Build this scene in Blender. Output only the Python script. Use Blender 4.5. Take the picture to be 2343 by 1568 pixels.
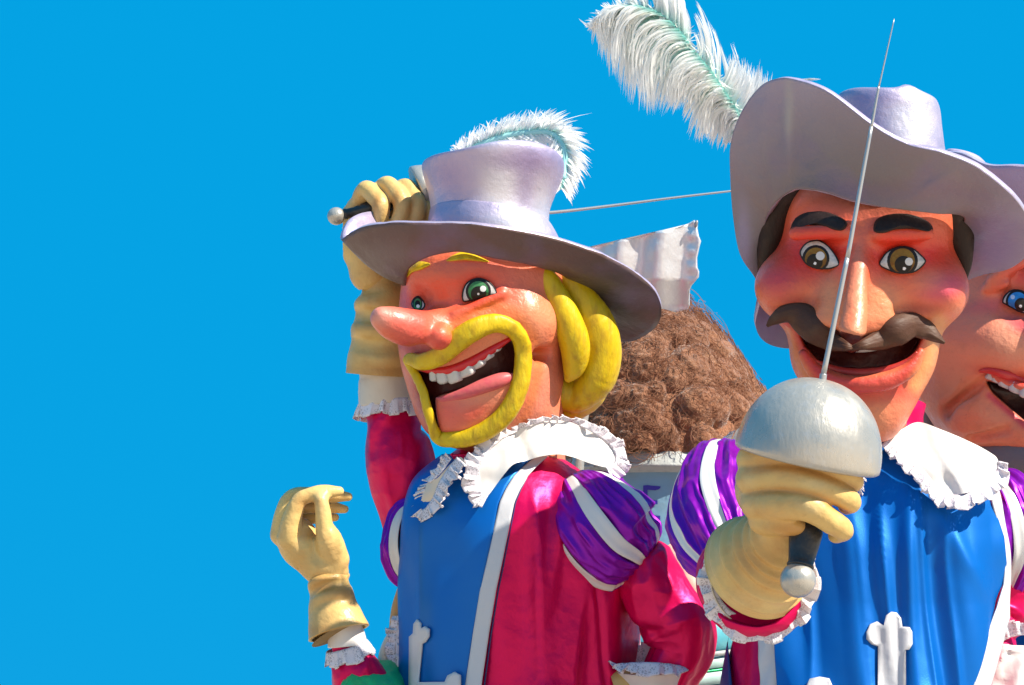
import bpy, bmesh, math, random
import numpy as np
from mathutils import Vector, Matrix, geometry

random.seed(7)
RNG = np.random.default_rng(7)
for o in list(bpy.data.objects):
    bpy.data.objects.remove(o)
SC = bpy.context.scene
COL = SC.collection
R = math.radians

# ------------------------------------------------------------------ camera
PITCH = R(15)
F = 4370.0                       # focal length in photo units (the photo is 2342 x 1568 units)
CAM = np.array([0.0, 0.0, 1.6])
RIGHT = np.array([1.0, 0, 0])
FWD = np.array([0, math.cos(PITCH), math.sin(PITCH)])
UP = np.array([0, -math.sin(PITCH), math.cos(PITCH)])
cd = bpy.data.cameras.new('camera')
cam = bpy.data.objects.new('camera', cd)
COL.objects.link(cam)
cam.location = CAM
cam.rotation_euler = (R(90) + PITCH, 0, 0)
cd.sensor_fit = 'HORIZONTAL'
cd.angle = 2 * math.atan(1171 / F)
cd.clip_start = 0.05
cd.clip_end = 2000
SC.camera = cam

# ------------------------------------------------------------------ daylight
SUN_EL, SUN_AZ = R(42), R(56)    # azimuth: from behind the camera towards its right-hand side
sd = np.array([math.cos(SUN_EL) * math.sin(SUN_AZ), -math.cos(SUN_EL) * math.cos(SUN_AZ), math.sin(SUN_EL)])
w = bpy.data.worlds.new('World')
SC.world = w
w.use_nodes = True
nt = w.node_tree
nt.nodes.clear()
out = nt.nodes.new('ShaderNodeOutputWorld')
bg = nt.nodes.new('ShaderNodeBackground')
sky = nt.nodes.new('ShaderNodeTexSky')
sky.sky_type = 'NISHITA'
sky.sun_disc = False
sky.sun_elevation = SUN_EL
sky.sun_rotation = R(180) - SUN_AZ
mx = nt.nodes.new('ShaderNodeMix')
mx.data_type = 'RGBA'
SKY_S = 0.1
mx.inputs['Factor'].default_value = 0.995      # a deep, even, saturated blue
mx.inputs['B'].default_value = (0.0, 0.362 / SKY_S / 2 ** .95, 0.775 / SKY_S / 2 ** .95, 1)
nt.links.new(sky.outputs['Color'], mx.inputs['A'])
nt.links.new(mx.outputs['Result'], bg.inputs['Color'])
bg.inputs['Strength'].default_value = SKY_S
nt.links.new(bg.outputs['Background'], out.inputs['Surface'])
ld = bpy.data.lights.new('sun', 'SUN')
ld.energy = 5.0
ld.angle = R(0.53)
ld.color = (1.0, 0.91, 0.78)
sun = bpy.data.objects.new('sun', ld)
COL.objects.link(sun)
sun.location = (6, -6, 14)
sun.rotation_euler = Vector(sd).to_track_quat('Z', 'Y').to_euler()
SC.view_settings.view_transform = 'Standard'
SC.view_settings.look = 'None'
EXPO = 0.95
SC.view_settings.exposure = EXPO
SC.view_settings.gamma = 1.0
SC.view_settings.use_curve_mapping = False
SC.render.engine = 'CYCLES'


# ------------------------------------------------------------------ helpers: frames
class Frame:
    """A rigid frame in the scene: u right, v up, w towards the camera, one unit = one photo unit at depth D."""
    def __init__(self, ax, ay, D):
        self.D = D
        self.s = D / F
        ray = RIGHT * ((ax - 1171) / F) + UP * ((784 - ay) / F) + FWD
        self.O = CAM + ray * D
        self.Z = -ray / np.linalg.norm(ray)
        x = RIGHT - self.Z * RIGHT.dot(self.Z)
        self.X = x / np.linalg.norm(x)
        self.Y = np.cross(self.Z, self.X)
        self.M = np.stack([self.X, self.Y, self.Z])

    def loc(self, px, py, z):
        px, py, z = np.broadcast_arrays(np.asarray(px, float), np.asarray(py, float), np.asarray(z, float))
        ray = (((px - 1171) / F)[..., None] * RIGHT + ((784 - py) / F)[..., None] * UP + FWD)
        t = (self.s * z - (CAM - self.O).dot(self.Z)) / (ray @ self.Z)
        p = CAM + ray * t[..., None]
        return (p - self.O) @ self.M.T / self.s

    def world(self, l):
        return self.O + self.s * (np.asarray(l) @ self.M)

    def pix(self, l):
        p = self.world(l) - CAM
        d = p @ FWD
        return 1171 + F * (p @ RIGHT) / d, 784 - F * (p @ UP) / d

    def k(self, z):              # how much larger a thing must be to keep its photo size at z
        return 1 - np.asarray(z, float) * self.s / self.D


def cr(P, n, closed=False, tight=0.5):
    """Catmull-Rom through control points P -> n samples."""
    P = np.asarray(P, float)
    N = len(P)
    if closed:
        t = np.arange(n) * N / n
        i = np.floor(t).astype(int)
        f = (t - i)[:, None]
        g = lambda k: P[(i + k) % N]
    else:
        t = np.linspace(0, N - 1, n)
        i = np.minimum(np.floor(t).astype(int), N - 2)
        f = (t - i)[:, None]
        g = lambda k: np.where(((i + k) < 0)[:, None], 2 * P[0] - P[1],
                               np.where(((i + k) >= N)[:, None], 2 * P[-1] - P[-2], P[np.clip(i + k, 0, N - 1)]))
    a, b, c, d = g(-1), g(0), g(1), g(2)
    return b + 0.5 * f * ((c - a) + f * ((2 * a - 5 * b + 4 * c - d) + f * (3 * (b - c) + d - a)))


def interp(keys, y):
    keys = np.asarray(keys, float)
    return [np.interp(y, keys[:, 0], keys[:, j]) for j in range(1, keys.shape[1])]


def _h(ix, iy, iz, seed):
    n = (ix * 374761393 + iy * 668265263 + iz * 2147483647 + seed * 1274126177) & 0xffffffff
    n = ((n ^ (n >> 13)) * 1274126177) & 0xffffffff
    return ((n ^ (n >> 16)) & 0xffff) / 65535.0


def noise3(p, seed=0):
    p = np.asarray(p, float)
    i = np.floor(p).astype(np.int64)
    f = p - i
    f = f * f * (3 - 2 * f)
    r = 0
    for dx in (0, 1):
        for dy in (0, 1):
            for dz in (0, 1):
                wgt = (f[..., 0] if dx else 1 - f[..., 0]) * (f[..., 1] if dy else 1 - f[..., 1]) * (f[..., 2] if dz else 1 - f[..., 2])
                r = r + wgt * _h(i[..., 0] + dx, i[..., 1] + dy, i[..., 2] + dz, seed)
    return r * 2 - 1


def fbm(p, seed=0, o=3):
    p = np.asarray(p, float)
    return sum(noise3(p * 2 ** k, seed + k) / 2 ** k for k in range(o))


# ------------------------------------------------------------------ helpers: objects
def thing(name, label, cat, loc, group=None):
    o = bpy.data.objects.new(name, None)
    COL.objects.link(o)
    o.location = loc
    o.empty_display_size = 0.2
    o['label'] = label
    o['category'] = cat
    if group:
        o['group'] = group
    return o


def root_loc(p):
    while p is not None and p.parent is not None:
        p = p.parent
    return np.array(p.location) if p is not None else np.zeros(3)


def mesh(name, V, faces, m, parent=None, colors=None, smooth=True, solid=0, label=None, kind=None, loc=None, offset=-1, sub=0):
    V = np.asarray(V, float)
    base = root_loc(parent) if parent is not None else (np.array(loc) if loc is not None else V.mean(0))
    me = bpy.data.meshes.new(name)
    if isinstance(faces, np.ndarray):
        k = faces.shape[1]
        me.vertices.add(len(V))
        me.vertices.foreach_set('co', (V - base).astype(np.float32).ravel())
        me.loops.add(faces.size)
        me.loops.foreach_set('vertex_index', faces.astype(np.int32).ravel())
        me.polygons.add(len(faces))
        me.polygons.foreach_set('loop_start', np.arange(0, faces.size, k, dtype=np.int32))
        try:
            me.polygons.foreach_set('loop_total', np.full(len(faces), k, dtype=np.int32))
        except Exception:
            pass
        me.update(calc_edges=True)
        me.validate()
    else:
        me.from_pydata((V - base).tolist(), [], faces)
        me.update()
    if smooth:
        me.polygons.foreach_set('use_smooth', np.ones(len(me.polygons), dtype=bool))
    if colors is not None:
        ca = me.color_attributes.new('Col', 'FLOAT_COLOR', 'POINT')
        c = np.ones((len(V), 4), np.float32)
        c[:, :3] = colors
        ca.data.foreach_set('color', c.ravel())
    me.materials.append(m)
    o = bpy.data.objects.new(name, me)
    COL.objects.link(o)
    if parent is not None:
        o.parent = parent
    else:
        o.location = base
    if solid:
        md = o.modifiers.new('thickness', 'SOLIDIFY')
        md.thickness = solid
        md.offset = offset
    if sub:
        md = o.modifiers.new('smooth', 'SUBSURF')
        md.levels = md.render_levels = sub
    if label:
        o['label'] = label
    if kind:
        o['kind'] = kind
    return o


def grid_faces(n, m, closed_m=False, closed_n=False):
    ni = n if closed_n else n - 1
    mj = m if closed_m else m - 1
    i, j = np.meshgrid(np.arange(ni), np.arange(mj), indexing='ij')
    i, j = i.ravel(), j.ravel()
    i2, j2 = (i + 1) % n, (j + 1) % m
    return np.stack([i * m + j, i2 * m + j, i2 * m + j2, i * m + j2], 1)


def tube_pts(fr, pts, nt=40, ns=32, disp=None, th0=0.0, th1=2 * math.pi, dz=None, A0=None, caps=False):
    """Loft along photo-space control points (px, py, z, r); dz = depth radius / width radius."""
    pts = np.asarray(pts, float)
    C = fr.loc(pts[:, 0], pts[:, 1], pts[:, 2])
    r = pts[:, 3] * fr.k(pts[:, 2])
    q = cr(np.column_stack([C, r]), nt)
    C, r = q[:, :3], np.maximum(q[:, 3], 0.4)
    T = np.gradient(C, axis=0)
    T /= np.linalg.norm(T, axis=1)[:, None] + 1e-9
    A = np.zeros_like(C)
    a = np.cross([0, 0, 1.0], T[0]) if A0 is None else np.asarray(A0, float)
    if np.linalg.norm(a) < 1e-3:
        a = np.array([1.0, 0, 0])
    for i in range(nt):
        a = a - T[i] * a.dot(T[i])
        a /= np.linalg.norm(a)
        A[i] = a
    B = np.cross(T, A)
    full = abs((th1 - th0) - 2 * math.pi) < 1e-6
    th = np.linspace(th0, th1, ns, endpoint=not full)
    t = np.linspace(0, 1, nt)
    rr = np.repeat(r[:, None], ns, 1)
    if disp is not None:
        rr = rr + disp(th[None, :] + 0 * t[:, None], t[:, None] + 0 * th[None, :])
    if dz is None:
        dz = 1.0
    if not np.isscalar(dz):
        dz = np.interp(t, np.linspace(0, 1, len(dz)), dz)[:, None]
    V = C[:, None, :] + A[:, None, :] * (rr * np.cos(th))[..., None] + B[:, None, :] * (rr * dz * np.sin(th))[..., None]
    Fc = grid_faces(nt, ns, closed_m=full)
    return V.reshape(-1, 3), Fc, (C, T, A, B, r)


def tube(name, fr, pts, m, parent, nt=40, ns=32, disp=None, dz=None, caps=True, solid=0, colors=None, A0=None, **kw):
    V, Fc, (C, *_) = tube_pts(fr, pts, nt, ns, disp, dz=dz, A0=A0)
    Fl = Fc[:, ::-1]
    if caps:
        n = len(V)
        V = np.vstack([V, C[:1], C[-1:]])
        j = np.arange(ns)
        j2 = (j + 1) % ns
        b = (nt - 1) * ns
        c1 = np.stack([np.full(ns, n), j2, j, j], 1)
        c2 = np.stack([np.full(ns, n + 1), b + j, b + j2, b + j2], 1)
        faces = [tuple(f) for f in Fl.tolist()] + [tuple(f[:3]) for f in c1.tolist()] + [tuple(f[:3]) for f in c2.tolist()]
        # winding of the side walls is flipped above, so are the caps
        faces = [f for f in faces]
    else:
        faces = Fl
    W = fr.world(V)
    col = colors(fr, V) if callable(colors) else colors
    o = mesh(name, W, faces, m, parent, colors=col, solid=solid, **kw)
    if caps:
        bm = bmesh.new()
        bm.from_mesh(o.data)
        bmesh.ops.recalc_face_normals(bm, faces=bm.faces)
        bm.to_mesh(o.data)
        bm.free()
    return o


def inpoly(px, py, poly):
    poly = np.asarray(poly, float)
    c = np.zeros(np.shape(px), bool)
    n = len(poly)
    for i in range(n):
        x1, y1 = poly[i]
        x2, y2 = poly[(i + 1) % n]
        cond = ((y1 > py) != (y2 > py)) & (px < (x2 - x1) * (py - y1) / (y2 - y1 + 1e-12) + x1)
        c ^= cond
    return c


def polydist(px, py, poly, closed=True):
    """Unsigned distance to a polygon's outline."""
    poly = np.asarray(poly, float)
    d = np.full(np.shape(px), 1e9)
    n = len(poly)
    for i in range(n if closed else n - 1):
        a, b = poly[i], poly[(i + 1) % n]
        ab = b - a
        t = np.clip(((px - a[0]) * ab[0] + (py - a[1]) * ab[1]) / (ab @ ab + 1e-9), 0, 1)
        d = np.minimum(d, np.hypot(px - a[0] - t * ab[0], py - a[1] - t * ab[1]))
    return d


def poly_patch(outline, step):
    """Triangulated filling of a photo-space polygon: (points, triangles)."""
    outline = np.asarray(outline, float)
    x0, y0 = outline.min(0)
    x1, y1 = outline.max(0)
    gx, gy = np.meshgrid(np.arange(x0, x1, step), np.arange(y0, y1, step))
    gx = gx.ravel() + RNG.uniform(-.1, .1, gx.size) * step
    gy = gy.ravel() + RNG.uniform(-.1, .1, gy.size) * step
    k = inpoly(gx, gy, outline) & (polydist(gx, gy, outline) > step * 0.45)
    pts = np.vstack([outline, np.column_stack([gx[k], gy[k]])])
    n = len(outline)
    v, e, f, *_ = geometry.delaunay_2d_cdt([Vector(p) for p in pts], [], [list(range(n))], 1, 1e-4)
    v = np.array([tuple(p) for p in v])
    tri = [tuple(t) for t in f]
    # same winding, facing the camera (py runs down)
    res = []
    for t in tri:
        a, b, c = v[t[0]], v[t[1]], v[t[2]]
        cr_ = (b[0] - a[0]) * (c[1] - a[1]) - (b[1] - a[1]) * (c[0] - a[0])
        res.append(t if cr_ < 0 else t[::-1])
    return v, res


def smooth_outline(P, n):
    return cr(np.asarray(P, float), n, closed=True)


# ------------------------------------------------------------------ helpers: sculpting by distance fields
class Sculpt:
    def __init__(self, fr, x0, x1, y0, y1, z0, z1, h):
        self.fr, self.h = fr, h
        a = fr.loc(x0, y1, 0)
        b = fr.loc(x1, y0, 0)
        self.o = np.array([a[0], a[1], z0], float)
        n = np.ceil((np.array([b[0], b[1], z1]) - self.o) / h).astype(int) + 1
        self.n = n
        self.ax = [(self.o[i] + h * np.arange(n[i])).astype(np.float32) for i in range(3)]
        self.D = np.full(tuple(n), 1e3, np.float32)

    def _box(self, lo, hi):
        i0 = np.clip(np.floor((lo - self.o) / self.h).astype(int), 0, self.n)
        i1 = np.clip(np.ceil((hi - self.o) / self.h).astype(int) + 1, 0, self.n)
        sl = tuple(slice(a, b) for a, b in zip(i0, i1))
        X = self.ax[0][sl[0]][:, None, None]
        Y = self.ax[1][sl[1]][None, :, None]
        Z = self.ax[2][sl[2]][None, None, :]
        return sl, X, Y, Z

    def _put(self, sl, d, k, sub):
        a = self.D[sl]
        d = d.astype(np.float32)
        if sub:
            b = -d
            hh = np.maximum(k - np.abs(a - b), 0) / k
            self.D[sl] = np.maximum(a, b) + hh * hh * k * .25
        else:
            hh = np.maximum(k - np.abs(a - d), 0) / k
            self.D[sl] = np.minimum(a, d) - hh * hh * k * .25

    def ell(self, c, r, k=20, sub=False, rot=0.0, yaw=0.0):
        """rot: roll in the picture plane (deg, clockwise); yaw: about the up axis (deg)."""
        fr = self.fr
        cl = fr.loc(*c)
        r = np.asarray(r, float) * fr.k(c[2])
        m = r.max() + k + 3 * self.h
        sl, X, Y, Z = self._box(cl - m, cl + m)
        X, Y, Z = X - cl[0], Y - cl[1], Z - cl[2]
        if yaw:
            cy, sy = math.cos(R(yaw)), math.sin(R(yaw))
            X, Z = X * cy - Z * sy, X * sy + Z * cy
        if rot:
            c_, s_ = math.cos(R(rot)), math.sin(R(rot))
            X, Y = X * c_ - Y * s_, X * s_ + Y * c_
        k0 = np.sqrt((X / r[0]) ** 2 + (Y / r[1]) ** 2 + (Z / r[2]) ** 2)
        k1 = np.sqrt((X / r[0] ** 2) ** 2 + (Y / r[1] ** 2) ** 2 + (Z / r[2] ** 2) ** 2) + 1e-9
        self._put(sl, k0 * (k0 - 1) / k1, k, sub)

    def _cone(self, a, b, ra, rb, k):
        m = k + 3 * self.h
        lo = np.minimum(a - ra, b - rb) - m
        hi = np.maximum(a + ra, b + rb) + m
        sl, X, Y, Z = self._box(lo, hi)
        ab = b - a
        L = ab @ ab + 1e-9
        t = np.clip(((X - a[0]) * ab[0] + (Y - a[1]) * ab[1] + (Z - a[2]) * ab[2]) / L, 0, 1)
        d = np.sqrt((X - a[0] - t * ab[0]) ** 2 + (Y - a[1] - t * ab[1]) ** 2 + (Z - a[2] - t * ab[2]) ** 2) - (ra + t * (rb - ra))
        return sl, d

    def cap(self, a, b, k=20, sub=False):
        """a, b: (px, py, z, r)"""
        fr = self.fr
        sl, d = self._cone(fr.loc(*a[:3]), fr.loc(*b[:3]), a[3] * fr.k(a[2]), b[3] * fr.k(b[2]), k)
        self._put(sl, d, k, sub)

    def chain(self, pts, k=20, sub=False, n=None):
        fr = self.fr
        p = np.asarray(pts, float)
        C = np.column_stack([fr.loc(p[:, 0], p[:, 1], p[:, 2]), p[:, 3] * fr.k(p[:, 2])])
        C = cr(C, n or 4 * len(p))
        lo = (C[:, :3] - C[:, 3:4]).min(0) - k - 3 * self.h
        hi = (C[:, :3] + C[:, 3:4]).max(0) + k + 3 * self.h
        sl, X, Y, Z = self._box(lo, hi)
        D = np.full((X.size, Y.size, Z.size), 1e3, np.float32)
        for i in range(len(C) - 1):
            a, b = C[i, :3], C[i + 1, :3]
            ab = b - a
            L = ab @ ab + 1e-9
            t = np.clip(((X - a[0]) * ab[0] + (Y - a[1]) * ab[1] + (Z - a[2]) * ab[2]) / L, 0, 1)
            d = np.sqrt((X - a[0] - t * ab[0]) ** 2 + (Y - a[1] - t * ab[1]) ** 2 + (Z - a[2] - t * ab[2]) ** 2) - (C[i, 3] + t * (C[i + 1, 3] - C[i, 3]))
            D = np.minimum(D, d)
        self._put(sl, D, k, sub)

    def carve(self, poly, depth, k=6, wall=0):
        """Hollow out a photo-space outline down to `depth` below the present front surface."""
        fr = self.fr
        poly = np.asarray(poly, float)
        zs = self.top()
        u, v = np.meshgrid(self.ax[0], self.ax[1], indexing='ij')
        P = np.stack([u, v, np.where(zs > -900, zs, 0)], -1)
        px, py = fr.pix(P)
        d2 = polydist(px, py, poly)
        d2 = np.where(inpoly(px, py, poly), -d2, d2)
        cx, cy = poly.mean(0)
        good = (d2 < 0) & (zs > -900)
        floor = np.where(zs > -900, zs, zs[good].min() if good.any() else 0) - depth
        Z = self.ax[2][None, None, :]
        d = np.maximum(d2[:, :, None], floor[:, :, None] - Z)
        self._put((slice(None),) * 3, d.astype(np.float32), k, True)

    def noise(self, amp, scale, seed):
        X, Y, Z = np.meshgrid(*self.ax, indexing='ij')
        near = np.abs(self.D) < amp * 3 + self.h * 2
        p = np.stack([X[near], Y[near], Z[near]], -1)
        self.D[near] += amp * fbm(p / scale, seed, 2).astype(np.float32)

    def top(self):
        """Front surface depth over the (u, v) grid; -1000 where there is none."""
        inside = self.D < 0
        nz = self.n[2]
        rev = inside[:, :, ::-1]
        has = rev.any(2)
        k = nz - 1 - rev.argmax(2)
        I, J = np.meshgrid(np.arange(self.n[0]), np.arange(self.n[1]), indexing='ij')
        d0 = self.D[I, J, k]
        k1 = np.minimum(k + 1, nz - 1)
        d1 = self.D[I, J, k1]
        z = self.o[2] + self.h * (k + np.clip(-d0 / (d1 - d0 + 1e-9), 0, 1))
        return np.where(has, z, -1000.0)

    def keep_top(self):
        self.T = self.top()

    def zat(self, px, py, z0=0.0, iters=3):
        """Front surface z under photo points (on the surface kept by keep_top)."""
        px = np.asarray(px, float)
        py = np.asarray(py, float)
        z = np.full(px.shape, float(z0)) + 100
        for _ in range(iters):
            l = self.fr.loc(px, py, z)
            fu = np.clip((l[..., 0] - self.o[0]) / self.h, 0, self.n[0] - 1.001)
            fv = np.clip((l[..., 1] - self.o[1]) / self.h, 0, self.n[1] - 1.001)
            i, j = fu.astype(int), fv.astype(int)
            a, b = fu - i, fv - j
            q = [(i, j, (1 - a) * (1 - b)), (i + 1, j, a * (1 - b)), (i, j + 1, (1 - a) * b), (i + 1, j + 1, a * b)]
            num = 0
            den = 1e-9
            for ii, jj, ww in q:
                t = self.T[ii, jj]
                ok = t > -900
                num = num + np.where(ok, t * ww, 0)
                den = den + np.where(ok, ww, 0)
            z = np.where(den > 1e-6, num / den, -200)
        return z

    def build(self, relax=1):
        D, n = self.D, self.n
        S = D < 0
        c = np.zeros(tuple(n - 1), np.int8)
        for dx in (0, 1):
            for dy in (0, 1):
                for dz in (0, 1):
                    c += S[dx:n[0] - 1 + dx, dy:n[1] - 1 + dy, dz:n[2] - 1 + dz]
        act = (c > 0) & (c < 8)
        I, J, K = np.nonzero(act)
        idx = np.full(tuple(n - 1), -1, np.int64)
        idx[I, J, K] = np.arange(len(I))
        P = np.zeros((len(I), 3))
        cnt = np.zeros(len(I))
        cor = [(a, b, d) for a in (0, 1) for b in (0, 1) for d in (0, 1)]
        for p in cor:
            for ax in range(3):
                if p[ax] == 0:
                    q = list(p)
                    q[ax] = 1
                    d0 = D[I + p[0], J + p[1], K + p[2]]
                    d1 = D[I + q[0], J + q[1], K + q[2]]
                    x = (d0 < 0) != (d1 < 0)
                    t = d0 / (d0 - d1 + 1e-12)
                    pt = np.tile(np.array(p, float), (len(I), 1))
                    pt[:, ax] += t
                    P[x] += pt[x]
                    cnt[x] += 1
        P /= cnt[:, None]
        V = (np.stack([I, J, K], 1) + P) * self.h + self.o
        quads = []
        for ax in range(3):
            sh = [slice(1, n[i] - 1) for i in range(3)]
            sh[ax] = slice(0, n[ax] - 1)
            sh2 = list(sh)
            sh2[ax] = slice(1, n[ax])
            s0, s1 = S[tuple(sh)], S[tuple(sh2)]
            for flip, msk in ((False, s0 & ~s1), (True, ~s0 & s1)):
                e = np.stack(np.nonzero(msk), 1)
                for i in range(3):
                    if i != ax:
                        e[:, i] += 1
                b, d = [i for i in range(3) if i != ax]
                if ax == 1:
                    b, d = d, b
                o00 = e.copy()
                o00[:, b] -= 1
                o00[:, d] -= 1
                o10 = e.copy()
                o10[:, d] -= 1
                o01 = e.copy()
                o01[:, b] -= 1
                q = np.stack([idx[tuple(x.T)] for x in (o00, o10, e, o01)], 1)
                quads.append(q[:, ::-1] if flip else q)
        Q = np.vstack(quads)
        Q = Q[(Q >= 0).all(1)]
        for _ in range(relax):
            acc = np.zeros_like(V)
            num = np.zeros(len(V))
            for a, b in ((0, 1), (1, 2), (2, 3), (3, 0)):
                np.add.at(acc, Q[:, a], V[Q[:, b]])
                np.add.at(acc, Q[:, b], V[Q[:, a]])
                np.add.at(num, Q[:, a], 1)
                np.add.at(num, Q[:, b], 1)
            V = V * .5 + .5 * acc / np.maximum(num, 1)[:, None]
        return V, Q


def paint(fr, V, base, blobs, var=0.0, seed=3):
    """Airbrushed pigment, and brim shade put into the colour: blobs (px, py, rx, ry, colour, strength[, rot deg]) over a base colour, point by point."""
    px, py = fr.pix(V)
    c = np.tile(np.array(base, float), (len(V), 1))
    if var:
        n = fbm(V / 60.0, seed, 3)[:, None]
        c = c * (1 + var * n * np.array([.5, 1.0, 1.0]))
    for b in blobs:
        if b[0] == 'line':
            _, pts, wd, colr, st = b
            d = polydist(px, py, cr(np.asarray(pts, float), 24), closed=False) / wd
        elif b[0] == 'zone':
            _, pts, wd, colr, st = b
            d = polydist(px, py, pts)
            d = np.where(inpoly(px, py, pts), 0, d / wd)
        else:
            x, y, rx, ry, colr, st = b[:6]
            a = R(b[6]) if len(b) > 6 else 0
            dx, dy = px - x, py - y
            d = np.hypot((dx * math.cos(a) + dy * math.sin(a)) / rx, (-dx * math.sin(a) + dy * math.cos(a)) / ry)
        k = (st * np.exp(-np.abs(d) ** 2.6 * .75))[:, None]
        c = c * (1 - k) + np.array(colr, float) * k
    return np.clip(c, 0, 1)
# ------------------------------------------------------------------ materials
def mat(name, col=(.5, .5, .5), rough=.5, metal=0., attr=False, bump=(), var=(), spec=.5, sheen=0., coat=0., alpha=None, stretch=None, rvar=0.0, trans=0.0, vstretch=None):
    m = bpy.data.materials.new(name)
    m.use_nodes = True
    t = m.node_tree
    b = t.nodes['Principled BSDF']
    N = lambda k: t.nodes.new(k)
    L = t.links.new
    tc = N('ShaderNodeTexCoord')

    def coord(st):
        if not st:
            return tc.outputs['Object']
        mp = N('ShaderNodeMapping')
        mp.inputs['Scale'].default_value = st
        L(tc.outputs['Object'], mp.inputs['Vector'])
        return mp.outputs['Vector']

    def noise(scale, detail, st=None):
        n = N('ShaderNodeTexNoise')
        n.inputs['Scale'].default_value = scale
        n.inputs['Detail'].default_value = detail
        L(coord(st), n.inputs['Vector'])
        return n
    if attr:
        a = N('ShaderNodeAttribute')
        a.attribute_name = 'Col'
        src = a.outputs['Color']
    else:
        rgb = N('ShaderNodeRGB')
        rgb.outputs[0].default_value = (*col, 1)
        src = rgb.outputs[0]
    for v in var:                                     # (scale, colour, threshold lo, hi, amount): pigment patches
        n = noise(v[0], 6, vstretch)
        mr = N('ShaderNodeMapRange')
        mr.inputs['From Min'].default_value = v[2]
        mr.inputs['From Max'].default_value = v[3]
        mr.inputs['To Max'].default_value = v[4]
        L(n.outputs['Fac'], mr.inputs['Value'])
        mx = N('ShaderNodeMix')
        mx.data_type = 'RGBA'
        mx.inputs['B'].default_value = (*v[1], 1)
        L(mr.outputs['Result'], mx.inputs['Factor'])
        L(src, mx.inputs['A'])
        src = mx.outputs['Result']
    L(src, b.inputs['Base Color'])
    b.inputs['Roughness'].default_value = rough
    b.inputs['Metallic'].default_value = metal
    b.inputs['Specular IOR Level'].default_value = spec
    b.inputs['Coat Weight'].default_value = coat
    b.inputs['Coat Roughness'].default_value = .25
    if sheen:
        b.inputs['Sheen Weight'].default_value = sheen
        b.inputs['Sheen Roughness'].default_value = .4
    if trans:
        b.inputs['Transmission Weight'].default_value = trans
    if rvar:
        n = noise(14, 5)
        mr = N('ShaderNodeMapRange')
        mr.inputs['From Min'].default_value = .3
        mr.inputs['From Max'].default_value = .7
        mr.inputs['To Min'].default_value = rough - rvar
        mr.inputs['To Max'].default_value = rough + rvar
        L(n.outputs['Fac'], mr.inputs['Value'])
        L(mr.outputs['Result'], b.inputs['Roughness'])
    prev = None
    for s in bump:                                    # (scale, detail, metres, kind)
        if len(s) > 3 and s[3] == 'v':
            n = N('ShaderNodeTexVoronoi')
            n.feature = 'DISTANCE_TO_EDGE'
            n.inputs['Scale'].default_value = s[0]
            L(coord(stretch), n.inputs['Vector'])
            outp = n.outputs['Distance']
        else:
            n = noise(s[0], s[1], stretch)
            outp = n.outputs['Fac']
        bp = N('ShaderNodeBump')
        bp.inputs['Distance'].default_value = s[2]
        bp.inputs['Strength'].default_value = 1.0
        L(outp, bp.inputs['Height'])
        if prev:
            L(prev, bp.inputs['Normal'])
        prev = bp.outputs['Normal']
    if prev:
        L(prev, b.inputs['Normal'])
    if alpha:                                         # lace: holes between threads
        v = N('ShaderNodeTexVoronoi')
        v.feature = 'DISTANCE_TO_EDGE'
        v.inputs['Scale'].default_value = alpha
        L(tc.outputs['Object'], v.inputs['Vector'])
        n2 = noise(alpha * .22, 2)
        mr = N('ShaderNodeMapRange')
        mr.inputs['From Min'].default_value = .10
        mr.inputs['From Max'].default_value = .22
        mr.inputs['To Min'].default_value = 1.0
        mr.inputs['To Max'].default_value = 0.55
        L(v.outputs['Distance'], mr.inputs['Value'])
        m2 = N('ShaderNodeMapRange')
        m2.inputs['From Min'].default_value = .42
        m2.inputs['From Max'].default_value = .56
        L(n2.outputs['Fac'], m2.inputs['Value'])
        mm = N('ShaderNodeMath')
        mm.operation = 'MAXIMUM'
        L(mr.outputs['Result'], mm.inputs[0])
        L(m2.outputs['Result'], mm.inputs[1])
        L(mm.outputs[0], b.inputs['Alpha'])
    return m


PAPER = ((9, 4, .010), (55, 4, .0022))               # papier-mache lumps and brush marks
M_skin = mat('painted skin', attr=True, rough=.42, spec=.4, coat=.15, bump=((7, 3, .010), (45, 6, .0040), (130, 3, .0011)), rvar=.1,
             var=((16, (.40, .11, .06), .54, .80, .28), (90, (.30, .08, .05), .60, .78, .28)))
M_paint = mat('painted detail', attr=True, rough=.45, spec=.25, bump=((60, 3, .0012),))
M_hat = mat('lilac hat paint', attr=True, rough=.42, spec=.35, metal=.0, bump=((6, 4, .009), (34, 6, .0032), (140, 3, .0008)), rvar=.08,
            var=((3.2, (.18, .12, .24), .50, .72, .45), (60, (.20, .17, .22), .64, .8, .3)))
M_hat_crown = mat('lilac crown paint', attr=True, rough=.44, metal=.5, spec=.5, bump=((5, 3, .008), (34, 6, .003), (140, 3, .0008)), rvar=.08)
M_hat_top = mat('lilac hat upper paint', (.43, .37, .51), rough=.42, metal=.4, spec=.5, bump=((6, 4, .008), (34, 6, .003), (140, 3, .0008)), rvar=.08,
                var=((4, (.48, .46, .52), .5, .72, .6), (60, (.20, .17, .22), .64, .8, .3)))
M_silver = mat('silver paint', (.42, .39, .34), rough=.33, metal=.46, bump=((25, 6, .003), (90, 4, .0012)), rvar=.12, stretch=(1, 1, .4),
               var=((30, (.45, .45, .45), .55, .7, .4),))
M_blade = mat('steel rod', (.40, .40, .40), rough=.32, metal=.5, var=((40, (.4, .4, .4), .5, .7, .3),))
M_black = mat('black grip', (.018, .018, .02), rough=.4, bump=((60, 3, .002),), var=((40, (.05, .05, .05), .55, .75, .5),))
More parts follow.
